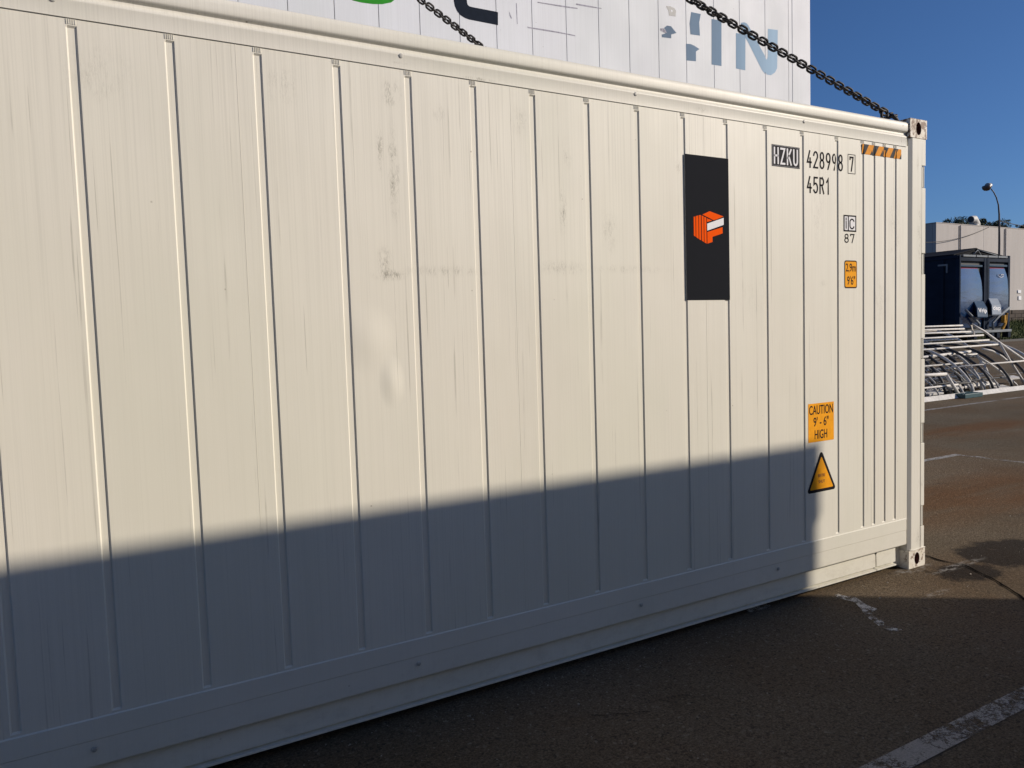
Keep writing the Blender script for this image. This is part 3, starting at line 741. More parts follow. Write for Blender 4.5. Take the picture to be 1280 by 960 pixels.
def blue_print():
    M = Mat('blue_grey_print'); sp = M.n.new('ShaderNodeSeparateXYZ'); M.link(M.geo.outputs['Position'], sp.inputs[0])
    k = M.math('MULTIPLY', M.math('SUBTRACT', sp.outputs[0], 1.15), 1/1.7, True)
    sw = M.noise(1, 3, .5, M.mapping((5, 1, .5)))
    c = M.ramp(M.math('ADD', M.math('MULTIPLY', k, .7), M.math('MULTIPLY', sw, .35)), [(.15, (.13, .18, .25)), (.55, (.20, .29, .40)), (.85, (.36, .50, .64))])
    M.set(c, .75, 0, .1); return M.m
M_BLUEP = blue_print()
e8 = lambda pts: [(820+x/8, y/8) for x, y in pts]
E8 = lambda pts: [(540+x/8, y/8) for x, y in pts]
# word above the frame edge reaches further up the wall: the parts in view
cpts_o = [(215, -60), (218, 10), (228, 60), (250, 110), (285, 152), (325, 178), (370, 195), (640, 248), (660, 252), (660, 122), (640, 116), (400, 70), (372, 62), (356, 45), (350, 20), (348, -60)]
bdecal('lettering', [E8(cpts_o)], simple('navy_print', (.010, .015, .026), .8, 0, .15, 20, spec=.08), .0012, 'dark navy letter with a rounded lower corner')
bdecal('lettering', [[(432, -14), (437, -2), (441, .5), (452, 3.2), (466, 5.0), (478, 5.2), (489, 3), (497, -3), (499, -14)]], simple('green_print', (.03, .24, .025), .8, 0, .1, 20, spec=.08), .0012, 'green rounded letter fragment')
frag = [e8([(352, 120), (448, 140), (432, 225), (440, 356), (345, 343), (336, 235)]), e8([(300, 437), (345, 440), (380, 455), (435, 490), (400, 515), (400, 612), (303, 604)]),
        e8([(556, 190), (655, 205), (655, 660), (556, 645)]), e8([(800, 330), (895, 345), (893, 703), (800, 685)]),
        e8([(850, 228), (880, 222), (905, 232), (925, 255), (1090, 560), (1090, 740), (1060, 700), (930, 440), (850, 300)]),
        e8([(1120, 288), (1218, 300), (1212, 680), (1190, 725), (1150, 752), (1110, 745), (1090, 720), (1090, 570), (1108, 600), (1118, 570)]),
        e8([(110, 255), (150, 262), (205, 330), (152, 345), (152, 383), (60, 372), (58, 345), (92, 335), (96, 300), (80, 280)])]
for fr_ in frag: bdecal('lettering', [fr_], M_BLUEP, .0012, 'blue-grey fragment of a letter')
bdecal('lettering', [e8([(100, 60), (140, 62), (185, 82), (200, 105), (196, 165), (130, 155), (125, 110)])], simple('slate_print', (.12, .13, .15), .5, 0, .2, 20), .0012, 'small slate-grey letter fragment')
bdecal('print_remnant', [e8([(148, 98), (165, 100), (165, 118), (150, 116)])], M_WPRINT, .002)
rem = [[(659, 33.2), (663, 34), (680, 36.5), (700, 40), (719, 44.0), (719, 45.2), (700, 41.5), (680, 38.3), (660, 35)], [(672, 2.2), (700, 6.5), (722, 9.8), (722, 11.2), (700, 8.2), (672, 3.4)], [(720, 4.2), (736, 7), (752, 10.2), (752, 11), (736, 8.8), (720, 6)],
       [(636.5, 14), (638, 18), (640, 23), (639, 23.5), (637, 19)], [(645, 4), (646, 4), (647, 30), (646.4, 30)], e8([(40, 285), (75, 282), (100, 310), (110, 330), (85, 328), (45, 305)])]
M_IND = simple('faded_indigo', (.33, .32, .37), .7, 0, .4, 30, spec=.1)
for rm_ in rem: bdecal('print_remnant', [rm_], M_IND, .0014, 'thin dark remnant of removed lettering')

# =================================================================== BACKGROUND: LORRY TRAILER
TY = 9.0
def T(x, y, Y=TY): return at_y(1190+x/10.1, 330+y/10.1, Y)
XL, XR = 16.23, 18.76; TZ0, TZ1 = 1.22, 3.30; TL = 8.5
trailer = thing('tipper_trailer', 'dark blue tipper trailer with gabled tarpaulin roof and glossy curved rear doors', 'trailer', ((XL+XR)/2, TY+TL/2, 0))
def PT(o): return part_at(o, trailer)
def gloss(name, col, rough, coat=.5, metal=0.0):
    M = Mat(name); M.b.inputs['Specular IOR Level'].default_value = .5 if coat > .5 else .06; n = M.noise(1.4, 3, .5, M.mapping((1, 1, 3)))
    M.set(M.ramp(n, [(.3, tuple(c*.8 for c in col)), (.7, tuple(c*1.15 for c in col))]), rough, metal)
    M.b.inputs['Coat Weight'].default_value = coat; M.b.inputs['Coat Roughness'].default_value = .12
    M.bump(n, .35, .03); return M.m
M_NAVY = gloss('navy_body_paint', (.012, .019, .034), .5, 0)
M_DOOR = gloss('glossy_blue_door', (.016, .050, .135), .18, .6, .35)
M_FRAMEB = gloss('blue_frame_paint', (.014, .024, .045), .65, 0)
M_TARP = simple('dark_tarpaulin', (.012, .013, .017), .8, 0, .3, 6, .2, spec=.1)
M_RED = simple('red_edge', (.30, .03, .045), .7, spec=.1)
M_GREY = simple('grey_metal', (.20, .22, .24), .7, .1, spec=.15)
M_TYRE = simple('black_rubber', (.02, .02, .02), .85, 0, .3, 30)
b = MB(); b.box(XL, XL+.06, TY+.10, TY+TL, TZ0, TZ1); PT(b.build('side_wall', M_NAVY, bevel=.01))
b = MB(); b.box(XR-.06, XR, TY+.10, TY+TL, TZ0, TZ1); PT(b.build('side_wall', M_NAVY, bevel=.01))
b = MB(); b.box(XL+.06, XR-.06, TY+TL-.06, TY+TL, TZ0, TZ1+.1); PT(b.build('front_wall', M_NAVY))
b = MB(); b.box(XL+.06, XR-.06, TY+.12, TY+TL-.06, TZ0, TZ0+.08); PT(b.build('floor', M_NAVY))
rb = None
for k in range(12):
    if rb is None: b = MB(); b.box(-.035, 0, -.05, .05, TZ0+.03, TZ1-.09); rb = b.build('side_rib', M_NAVY, bevel=.008); o = rb
    else: o = rb.copy(); COL.objects.link(o)
    PT(o); o.location = Vector((XL, TY+.45+k*.68, 0))-Vector(trailer.location)
b = MB(); b.box(XL-.035, XL, TY+.02, TY+TL, TZ1-.09, TZ1+.0); b.box(XR, XR+.035, TY+.02, TY+TL, TZ1-.09, TZ1); PT(b.build('top_rail', M_NAVY, bevel=.01))
XM = 17.275; ZP = 3.50
b = MB(); prf = [(XL-.04, TZ1+.002), (XM-.10, ZP-.03), (XM, ZP), (XM+.10, ZP-.03), (XR+.04, TZ1+.002), (XR+.04, TZ1+.03), (XM+.1, ZP), (XM, ZP+.03), (XM-.1, ZP), (XL-.04, TZ1+.03)]
prf2 = prf[:5]+prf[5:]
b.prism_y(prf2, TY+.12, TY+TL); PT(b.build('tarpaulin_roof', M_TARP, smooth=True))
b = MB(); b.prism_y([(XL+.1, TZ1), (XM, ZP-.01), (XR-.1, TZ1)], TY+.16, TY+.18); PT(b.build('gable_sheet', M_TARP))
b = MB(); b.tube([(XM-.26, TY+.07, TZ1+.02), (XM-.02, TY+.07, ZP-.04), (XM+.14, TY+.07, TZ1+.02)], .014, 8); b.tube([(XM, TY+.08, ZP-.03), (XR-.5, TY+.08, TZ1+.04)], .012, 8)
PT(b.build('gable_brace', M_GREY, smooth='all'))
# rear frame
b = MB(); b.box(XL, XL+.06, TY-.02, TY+.10, TZ0, TZ1); PT(b.build('rear_post', M_FRAMEB, bevel=.008))
b = MB(); b.box(XR-.10, XR, TY-.02, TY+.10, TZ0, TZ1+.03); PT(b.build('rear_post', M_FRAMEB, bevel=.008))
for xa_, xb_ in ((XL+.12, XL+.72), (XL+.76, XL+1.30), (XL+1.34, XL+1.82), (XL+1.86, XR-.2)):
    b = MB(); b.box(xa_, xb_, TY-.05, TY-.022, TZ1-.045, TZ1+.008); PT(b.build('light_bar', M_GREY, bevel=.006))
pa_, pb_, pc_ = at_x(1172, 331, XL-.04), at_x(1184, 329.5, XL-.04), at_x(1184, 341, XL-.04)
b = MB(); b.box(XL-.036, XL-.002, pb_.y, pa_.y, pa_.z-.045, pa_.z); b.box(XL-.036, XL-.002, pb_.y, pb_.y+.035, pc_.z, pa_.z-.045); PT(b.build('side_bracket', M_GREY))
b = MB(); b.box(XL+.06, XR-.10, TY-.02, TY+.10, TZ1-.16, TZ1-.055); PT(b.build('rear_header', M_NAVY, bevel=.006))
xc0 = T(392, 300).x; xc1 = T(460, 300).x
b = MB()
for xa, xb in ((xc0, xc0+.09), (xc0+.11, xc0+.16), (xc0+.18, xc1)): b.box(xa, xb, TY-.03, TY+.05, TZ0+.05, TZ1-.06)
PT(b.build('centre_post', M_FRAMEB, bevel=.008))
b = MB(); b.box(XL+.06, XR-.10, TY+.055, TY+.10, TZ0+.03, TZ1-.16); PT(b.build('door_backing', simple('black_gap', (.008, .009, .012), .6)))
# doors: header strip, curved glossy leaf with red edge
for (xa, xt, xb) in ((98, 322, 386), (466, 655, 724)):
    b = MB(); x0 = T(xa, 0).x; x1 = T(xb, 0).x; z1 = T(xa, 5).z; z0 = T(xa, 30).z
    b.box(x0, x1, TY+.0, TY+.05, z0, z1); PT(b.build('door_header', M_GREY if xa < 0 else gloss('pale_blue_strip', (.05, .085, .13), .5, 0), bevel=.004))
    ztop = T(xa, 55).z; zbot = TZ0+.12
    out = [(x0, zbot), (x1, zbot)]
    for k in range(9):
        t = k/8; out.append((T(xb-(xb-xt)*(t**2.2), 0).x, zbot+(ztop-zbot)*(.52+.48*t)))
    out.append((x0, ztop))
    b = MB(); n = len(out)
    def yb(x, z): u_ = (x-x0)/(x1-x0); return TY+.02-.05*math.sin(math.pi*min(1, max(0, u_)))-.03*math.sin(math.pi*(z-zbot)/(ztop-zbot))
    rows = 10; cols = 6; V = []
    for j in range(rows+1):
        z = zbot+(ztop-zbot)*j/rows; t = max(0, ((z-zbot)/(ztop-zbot)-.52)/.48); xr = T(xb-(xb-xt)*(t**2.2), 0).x
        for i in range(cols+1): x = x0+(xr-x0)*i/cols; V.append((x, yb(x, z), z))
    nv = len(V); V += [(x, TY+.045, z) for x, y, z in V]; cc = cols+1
    F = [(j*cc+i, j*cc+i+1, (j+1)*cc+i+1, (j+1)*cc+i) for j in range(rows) for i in range(cols)]
    rim = [i for i in range(cc)]+[(j+1)*cc-1 for j in range(1, rows+1)]+[rows*cc+i for i in range(cols-1, -1, -1)]+[j*cc for j in range(rows-1, 0, -1)]
    F += [(rim[k], rim[(k+1) % len(rim)], nv+rim[(k+1) % len(rim)], nv+rim[k]) for k in range(len(rim))]
    b.add(V, F); door = PT(b.build('rear_door', M_DOOR, smooth=True))
    b = MB(); b.box(x0, T(xt, 0).x, TY+.0, TY+.012, ztop, ztop+.018)
    pts = [(T(xb-(xb-xt)*(t**2.2), 0).x+.012, TY+.012, zbot+(ztop-zbot)*(.52+.48*t)) for t in [k/8 for k in range(9)]]
    b.tube([(pts[0][0], TY+.012, zbot+.2)]+pts, .012, 6); b.tube([(x0-.004, TY+.012, zbot+.3), (x0-.004, TY+.012, ztop-.5)], .010, 6)
    PT(b.build('red_seal', M_RED))
lo_ = T(590, 145)
b = MB(); rr = [(lo_.x+.13*math.cos(a), TY-.062, lo_.z+.055*math.sin(a)) for a in [rad(150+k*15) for k in range(17)]]
b.tube(rr, .008, 6); b.tube([(lo_.x-.02, TY-.062, lo_.z+.03), (lo_.x+.02, TY-.062, lo_.z), (lo_.x+.06, TY-.062, lo_.z+.03), (lo_.x+.11, TY-.062, lo_.z+.01)], .012, 6)
PT(b.build('emblem', M_WPRINT))
# discharge hoods
M_HOOD = gloss('bluish_hood', (.035, .070, .125), .5, 0); M_HOOD2 = gloss('silver_hood', (.24, .28, .34), .5, 0)
for q, mt, txt in (([(275, 465), (395, 470), (455, 665), (325, 665)], M_HOOD, 'Vrip'), ([(465, 435), (575, 435), (625, 635), (510, 635)], M_HOOD2, 'dep')):
    Pq = [T(*q[0], TY-.05), T(*q[1], TY-.05), T(*q[2], TY-.26), T(*q[3], TY-.26)]
    mid = [(Pq[0]+Pq[3])/2+Vector((0, -.035, .03)), (Pq[1]+Pq[2])/2+Vector((0, -.035, .03))]
    V = [Pq[0], Pq[1], mid[1], mid[0], Pq[2], Pq[3]]; V = V+[v+Vector((0, .02, -.03)) for v in V]
    bk = [Vector((Pq[0].x, TY-.03, Pq[3].z)), Vector((Pq[1].x, TY-.03, Pq[2].z))]
    b = MB(); b.add(V, [(0, 1, 2, 3), (3, 2, 4, 5), (6, 9, 8, 7), (9, 11, 10, 8), (0, 6, 7, 1), (5, 4, 10, 11), (0, 3, 9, 6), (3, 5, 11, 9), (1, 7, 8, 2), (2, 8, 10, 4)])
    hd = PT(b.build('discharge_hood', mt))
    b = MB(); b.add([V[0]+Vector((.004, .01, -.01)), V[3]+Vector((.004, .01, -.03)), V[5]+Vector((.004, .02, -.02)), bk[0]], [(0, 1, 2, 3)])
    b.add([V[1]+Vector((-.004, .01, -.01)), V[2]+Vector((-.004, .01, -.03)), V[4]+Vector((-.004, .02, -.02)), bk[1]], [(0, 1, 2, 3)])
    PT(b.build('hood_cheek', M_NAVY))
    tri = text_tris(txt, 0, 1, 0, 1, .02); b = MB(); A_, B_, C_, D_ = mid[0], mid[1], Pq[2], Pq[3]
    for t_ in tri:
        vs = []
        for u_, v_ in t_:
            u_ = .08+u_*.84; v_ = .30+v_*.62; vs.append((D_.lerp(C_, u_)).lerp(A_.lerp(B_, u_), v_)+Vector((0, -.006, .004)))
        b.add(vs, [(0, 1, 2)])
    PT(b.build('lettering', M_WPRINT))
for pts in ([(172, 580), (262, 668), (345, 755), (335, 805)], [(725, 550), (600, 652), (512, 742), (520, 828)]):
    b = MB(); b.tube([T(x, y, TY-.14) for x, y in pts], .032, 8); PT(b.build('support_arm', M_GREY, smooth='all'))
a_ = T(652, 700, TY-.10); b = MB(); b.box(a_.x-.06, a_.x+.05, TY-.16, TY-.06, a_.z-.10, a_.z+.12); b.tube([(a_.x-.12, TY-.12, a_.z-.28), (a_.x+.0, TY-.14, a_.z-.12), (a_.x+.08, TY-.14, a_.z+.18)], .04, 8)
PT(b.build('orange_valve', simple('orange_paint', (.50, .27, .05), .7, 0, .7, 7, spec=.1), bevel=.01))
zb = T(560, 850).z
b = MB(); b.box(XL+.05, XR-.16, TY-.16, TY+.10, zb-.02, zb+.05); PT(b.build('rear_bumper', M_GREY, bevel=.01))
b = MB()
for x in (T(470, 0).x, T(540, 0).x, T(680, 0).x, T(250, 0).x): b.box(x-.07, x+.07, TY-.12, TY+.05, zb-.18, zb-.02)
PT(b.build('lamp_cluster', M_NAVY, bevel=.01))
b = MB(); b.box(XM-.45, XM-.33, TY+.6, TY+TL, .95, TZ0); b.box(XM+.45, XM+.57, TY+.6, TY+TL, .95, TZ0); PT(b.build('chassis', M_DARKGAP))
wh = None
for yy in (TY+2.6, TY+3.95, TY+5.3):
    for xx in (XL+.24, XR-.24):
        if wh is None:
            b = MB(); pr = [(.36, .15), (.46, .145), (.50, .10), (.50, -.10), (.46, -.145), (.36, -.15)]; n = 24; V = []
            for k in range(n):
                a = 2*math.pi*k/n; V += [(q_, r_*math.cos(a), r_*math.sin(a)) for r_, q_ in pr]
            m_ = len(pr); b.add(V, [(k*m_+i, k*m_+(i+1) % m_, ((k+1) % n)*m_+(i+1) % m_, ((k+1) % n)*m_+i) for k in range(n) for i in range(m_)])
            wh = b.build('wheel', M_TYRE, smooth=True); o = wh
            b = MB(); b.tube([(-.10, 0, 0), (.10, 0, 0)], .37, 20); rim_ = b.build('rim', M_GREY, smooth=True); rim_.parent = wh
        else:
            o = wh.copy(); COL.objects.link(o); r2 = rim_.copy(); COL.objects.link(r2); r2.parent = o
        PT(o); o.location = Vector((xx, yy, .50))-Vector(trailer.location)

# =================================================================== STACK OF ARCHED FRAMES
M_WTUBE = simple('white_tube_paint', (.58, .56, .53), .55, 0, .18, 12, spec=.25)
M_GTUBE = simple('weathered_tube', (.42, .41, .39), .6, 0, .35, 14, spec=.2)
M_BTUBE = simple('black_tube', (.025, .025, .027), .5, 0, .3, 14)
def arc(X, Y0, Z0, Y1, Z1, n=12, pw=.8):
    return [(X, Y0+(Y1-Y0)*(1-math.cos(math.pi/2*k/n))**pw, Z0+(Z1-Z0)*math.sin(math.pi/2*k/n)) for k in range(n+1)]
def arched_frame(label, X0, X1, Y0, Z0, Y1, Z1, arches, purl, mt_a, mt_p, base=True, skew=0.0):
    t = thing('arched_frame', label, 'metal frame', ((X0+X1)/2, Y0, 0), 'curved white metal frames piled on the asphalt')
    def PF(o): return part_at(o, t)
    for k in range(arches):
        X = X0+(X1-X0)*k/(arches-1); pts = [(x+skew*(z-Z0), y, z) for x, y, z in arc(X, Y0, Z0, Y1, Z1)]
        b = MB(); b.tube(pts, .019 if mt_a is not M_BTUBE else .030, 8); PF(b.build('arch', mt_a if k not in (0, arches-1) else M_WTUBE, smooth='all'))
    for j in range(purl):
        a = math.pi/2*(j+.35)/purl; y = Y0+(Y1-Y0)*(1-math.cos(a))**.8; z = Z0+(Z1-Z0)*math.sin(a)
        b = MB(); b.tube([(X0-.1+random.uniform(-.2, .1)+skew*(z-Z0), y, z+.03), (X1+random.uniform(-.15, .15)+skew*(z-Z0), y, z+.03)], .019, 8)
        PF(b.build('purlin', mt_p, smooth='all'))
    if base:
        b = MB(); b.box(X0-.05, X1+.05, Y0-.10, Y0+.10, Z0-.055, Z0-.045); b.add([(X0-.05, Y0-.10, Z0-.05), (X1+.05, Y0-.10, Z0-.05), (X1+.05, Y0-.02, Z0+.035), (X0-.05, Y0-.02, Z0+.035), (X0-.05, Y0-.09, Z0-.05), (X1+.05, Y0-.09, Z0-.05), (X1+.05, Y0-.01, Z0+.03), (X0-.05, Y0-.01, Z0+.03)], [(0, 1, 2, 3), (4, 7, 6, 5), (3, 2, 6, 7), (0, 4, 5, 1), (0, 3, 7, 4), (1, 5, 6, 2)]); PF(b.build('base_plate', M_WTUBE, bevel=.004))
    return t
arched_frame('white curved frame at the near left of the pile beside the container corner', 8.6, 11.15, 6.0, .06, 7.35, .66, 4, 2, M_GTUBE, M_WTUBE)
arched_frame('white curved frame on the right of the pile, its base plate nearest the painted line', 11.55, 14.6, 6.02, .06, 7.55, 1.02, 5, 1, M_BTUBE, M_WTUBE)
arched_frame('grey curved frame leaning inside the pile behind the left base plate', 8.9, 12.3, 6.25, .06, 7.9, 1.10, 11, 1, M_BTUBE, M_GTUBE, False, .15)
arched_frame('dark curved frame slumped across the middle of the pile', 9.6, 13.3, 6.15, .05, 7.3, .80, 8, 2, M_GTUBE, M_BTUBE, False, -.25)
arched_frame('low grey frame lying flattest inside the pile, its arches close together', 9.0, 13.1, 6.3, .04, 7.6, .46, 12, 3, M_GTUBE, M_WTUBE, False, .35)
arched_frame('tallest curved frame at the back of the pile with many straight tubes', 9.4, 13.55, 6.75, .12, 8.3, 1.34, 5, 4, M_BTUBE, M_WTUBE, True, .05)
# top bundle of straight tubes at measured places
tubes = [((1150, 408.6), (1203, 406.8), 7.9), ((1150, 412.5), (1205, 411), 7.8), ((1150, 417), (1213, 414.6), 7.6), ((1150, 423.3), (1229, 419), 7.4), ((1150, 430.5), (1236, 425), 7.2), ((1150, 437.5), (1247, 430.5), 7.0), ((1150, 447), (1213, 439.5), 6.9)]
for k, (a_, c_, Y) in enumerate(tubes):
    pa, pc = at_y(*a_, Y), at_y(*c_, Y); dd = (pa-pc)*.6; pa = pa+dd
    words = ['topmost white tube of the pile, just under the blue trailer', 'second white tube from the top of the pile', 'third white tube from the top of the pile, ending above the bent rod', 'fourth white tube down the pile, crossing its whole width', 'fifth white tube down the pile, reaching the bent rod', 'longest white tube of the pile, ending right of the bent rod foot', 'lowest wide pale tube lying over the curved arches']
    r = .021 if k < 6 else .032
    b = MB(); L_ = Vector((0, 0, 0)); b.tube([Vector(pa)-pc, L_], r, 8); o = b.build('metal_tube', M_WTUBE, smooth='all'); o.location = pc
    tag(o, words[k], 'tube', 'straight white tubes lying on the pile')
b1_ = at_y(1214, 405, 6.5); pts = [at_y(1217.5, 418, 6.5), b1_, at_y(1230, 414, 6.5), at_y(1249, 428, 6.48), at_y(1282, 451, 6.45), at_y(1318, 476, 6.4)]
t = thing('bent_rod_frame', 'white bent rod frame jutting up from the right side of the pile', 'metal frame', (b1_.x, b1_.y, 0))
b = MB(); b.tube([Vector(p) for p in pts], .026, 8); part_at(b.build('rod', M_WTUBE, smooth='all'), t)
b = MB(); b.tube([Vector(at_y(*p, 6.4)) for p in ((1249, 428), (1262, 450), (1281, 479), (1292, 494))], .024, 8); part_at(b.build('rod', M_WTUBE, smooth='all'), t)
b = MB(); b.tube([Vector(at_y(*p, 6.5)) for p in ((1228, 436), (1240, 438.5), (1252, 445), (1264, 455), (1275, 470), (1284, 490))], .022, 8); part_at(b.build('rod', M_WTUBE, smooth='all'), t)
b = MB(); b.tube([Vector(at_y(*p, 6.3)) for p in ((1222, 445), (1238, 455), (1256, 468), (1270, 480), (1276, 489))], .020, 8); part_at(b.build('rod', M_WTUBE, smooth='all'), t)
t = thing('end_bracket', 'white angled end bracket standing against the left of the pile', 'metal frame', (10.9, 6.0, 0))
b = MB(); b.tube([Vector(at_y(*p, 6.0)) for p in ((1140, 470), (1182, 467.5))], .032, 8); part_at(b.build('top_tube', M_WTUBE, smooth='all'), t)
b = MB(); b.tube([Vector(at_y(*p, 6.0)) for p in ((1182, 467), (1199, 494))], .034, 8); part_at(b.build('end_tube', M_WTUBE, smooth='all'), t)
rq = random.Random(11)
sc_ = thing('scrap_bundle', 'tangle of short bent tubes and straps inside the frame pile', 'scrap', (11.5, 6.8, 0))
for k in range(34):
    x, y = rq.uniform(9.3, 13.4), rq.uniform(6.35, 7.6); z0 = rq.uniform(.05, .25+.5*(y-6.3)); L_ = rq.uniform(.25, 1.0); a = rq.uniform(-.7, .9); up = rq.uniform(-.25, .35)
    P0 = Vector((x, y, z0)); P2 = P0+Vector((L_*math.cos(a), L_*math.sin(a), max(-z0+.03, up))); P1 = (P0+P2)/2+Vector((0, 0, rq.uniform(.0, .16)))
    b = MB(); b.tube([P0, P1, P2], rq.choice((.012, .016, .028)), 6); part_at(b.build('bent_tube', rq.choice((M_BTUBE, M_GTUBE, M_BTUBE, M_WTUBE)), smooth='all'), sc_)
pk = at_z(1209, 493, .06); b = MB(); b.box(-.30, .34, -.18, .16, 0, .09); o = b.build('teal_box', simple('teal_paint', (.015, .06, .07), .45), bevel=.01); o.location = (pk.x, pk.y+.05, 0)
tag(o, 'small dark teal box lying between two white base plates', 'box')
for i_, (px, py, Y, sx_) in enumerate(((1264, 472, 7.0, .5), (1250, 484, 6.3, .45), (1192, 484, 6.3, .5), (1165, 491, 6.2, .5))):
    p_ = at_y(px, py, Y); b = MB(); b.box(-sx_/2, sx_/2, -.1, .1, -.02, .02); o = b.build('white_plate', M_WTUBE, bevel=.004); o.location = (p_.x, p_.y, max(.03, p_.z)); o.rotation_euler = (rad(12), 0, rad(random.uniform(-8, 8)))
    tag(o, ['white plate at the far right of the pile', 'white plate right of the middle of the pile, under the arches', 'white plate inside the left end bracket', 'white plate lying by the container corner'][i_], 'plate', 'loose white plates in the pile')

# =================================================================== WHITE BUILDING
M_BLDG = Mat('pale_render')
n_ = M_BLDG.noise(.25, 4, .6, M_BLDG.mapping((1, 1, .3))); n2_ = M_BLDG.noise(1, 3, .6, M_BLDG.mapping((1.6, 1.6, .12)))
M_BLDG.set(M_BLDG.mix(M_BLDG.ramp(n2_, [(.4, 0.0), (.75, .35)]), M_BLDG.ramp(n_, [(.3, (.40, .37, .35)), (.7, (.47, .44, .415))]), (.29, .27, .26)), .8); M_BLDG = M_BLDG.m
bx, by, bz = 48.75, 29.1, 8.22
bld = thing('warehouse', 'long pale flat-roofed warehouse beyond the blue trailer', 'building', (bx+25, by+15, 0))
def PW(o): return part_at(o, bld)
k_ = 0; x = bx
while x < bx+60:
    b = MB(); b.box(x+.003, x+5.997, by, by+.25, .9, bz); PW(b.build('wall_panel', M_BLDG, bevel=.01, seg=1)); x += 6
x = by
while x < by+40:
    b = MB(); b.box(bx, bx+.25, max(x, by+.25)+.01, x+5.99, .9, bz); PW(b.build('wall_panel', M_BLDG, bevel=.01, seg=1)); x += 6
b = MB(); b.box(bx+.25, bx+60, by+.25, by+40, .9, bz-.15); PW(b.build('roof', simple('roof_felt', (.12, .12, .12), .9)))
b = MB(); b.box(bx-.02, bx+60, by-.02, by+.30, bz, bz+.06); b.box(bx-.02, bx+.30, by+.30, by+40, bz, bz+.06); PW(b.build('parapet_cap', simple('cap_metal', (.32, .29, .27), .7), bevel=.01))
for (px, py, w_, h_) in ((1274, 364.5, .45, .22), (1274.5, 372.5, .4, .30)):
    p_ = at_y(px, py, by-.03); b = MB(); b.box(p_.x-w_/2, p_.x+w_/2, by-.06, by-.003, p_.z-h_/2, p_.z+h_/2); PW(b.build('wall_plate', M_WPRINT, bevel=.01))
for k in range(10):
    b = MB(); b.tube([(bx+2.9+k*6, by-.07, .9), (bx+2.9+k*6, by-.07, bz-.05)], .05, 8); PW(b.build('downpipe', M_BLDG, smooth='all'))
# roof cowls
for (px, py, rr_, hh, mt, lb) in ((1218, 279, .55, .95, M_WTUBE, 'white hooded roof vent on the warehouse roof'), (1222, 281, .25, .5, M_WTUBE, 'small white roof vent right of the hooded one')):
    p_ = at_y(px, py, by+1.5); t = thing('roof_vent', lb, 'roof vent', (p_.x, by+1.5, bz-.15))
    b = MB(); b.tube([(0, 0, 0), (0, 0, hh*.6)], rr_*.55, 12); o = b.build('duct', mt, smooth=True); o.parent = t
    b = MB(); b.tube([(-rr_*.9, 0, hh*.95), (-rr_*.2, 0, hh), (rr_*.5, 0, hh*.6), (rr_*.8, 0, hh*.3)], [rr_*.5, rr_*.55, rr_*.5, rr_*.35], 12); o = b.build('hood', mt, smooth=True); o.parent = t
    b = MB(); b.tube([(-rr_*.95, 0, hh*.95), (-rr_*.92, 0, hh*.95)], rr_*.42, 12); o = b.build('hood_opening', M_DARKGAP); o.parent = t

# retaining wall, verge and kerb at the far side of the yard
M_BRICKW = simple('brown_masonry', (.055, .040, .030), .9, 0, .35, 3, .5)
wl = thing('low_wall', 'low dark brown masonry wall above the grass verge at the right edge', 'wall', (60, 26.5, 0))
wb = None; rr2 = random.Random(5)
for row in range(3):
    for k in range(46):
        L_ = .8; x0 = 36+k*.82+(.4 if row % 2 else 0); 
        if wb is None: b = MB(); b.box(0, L_, -.2, .2, 0, .27); wb = b.build('stone', M_BRICKW, bevel=.02, seg=1); o = wb
        else: o = wb.copy(); COL.objects.link(o)
        o.parent = wl; o.location = Vector((x0, 26.5+rr2.uniform(-.03, .03), 1.18+row*.28))-Vector(wl.location)
b = MB(); b.box(36, 74, 26.36, 26.64, .6, 1.98); part_at(b.build('wall_core', M_BRICKW), wl)
def grass_mat():
    M = Mat('rough_grass'); n = M.noise(3, 5, .7); n2 = M.noise(.4, 3)
    M.set(M.mix(M.ramp(n2, [(.4, 0.0), (.65, .7)]), M.ramp(n, [(.3, (.035, .055, .012)), (.7, (.11, .14, .035))]), (.16, .12, .06)), .9); M.bump(n, .6, .1); return M.m
M_GRASS = grass_mat()
vp = [(23.6, .0), (24.2, .30), (25.2, .75), (26.3, 1.15), (29.2, 1.2), (80, 1.2), (80, -.2), (23.6, -.2)]
b = MB(); b.prism_x(vp, 34, 130); tag(b.build('grass_bank', M_GRASS), kind='structure')
rg = random.Random(8); b = MB()
for i in range(9000):
    x = rg.uniform(40, 62); y = rg.uniform(23.7, 26.25); z = max(0, (y-23.6)*.46); h = rg.uniform(.08, .28); a = rg.uniform(0, 3.14); dx, dy = .03*math.cos(a), .03*math.sin(a); lx, ly = rg.uniform(-.08, .08), rg.uniform(-.08, .08)
    b.add([(x-dx, y-dy, z-.03), (x+dx, y+dy, z-.03), (x+lx, y+ly, z+h)], [(0, 1, 2)])
tag(b.build('grass', M_GRASS), 'rough mown grass on the bank below the low wall', 'grass', kind='stuff')
b = MB(); b.box(34, 130, 23.40, 23.58, -.1, .13); tag(b.build('kerb', simple('kerb_concrete', (.10, .095, .09), .9)), kind='structure')

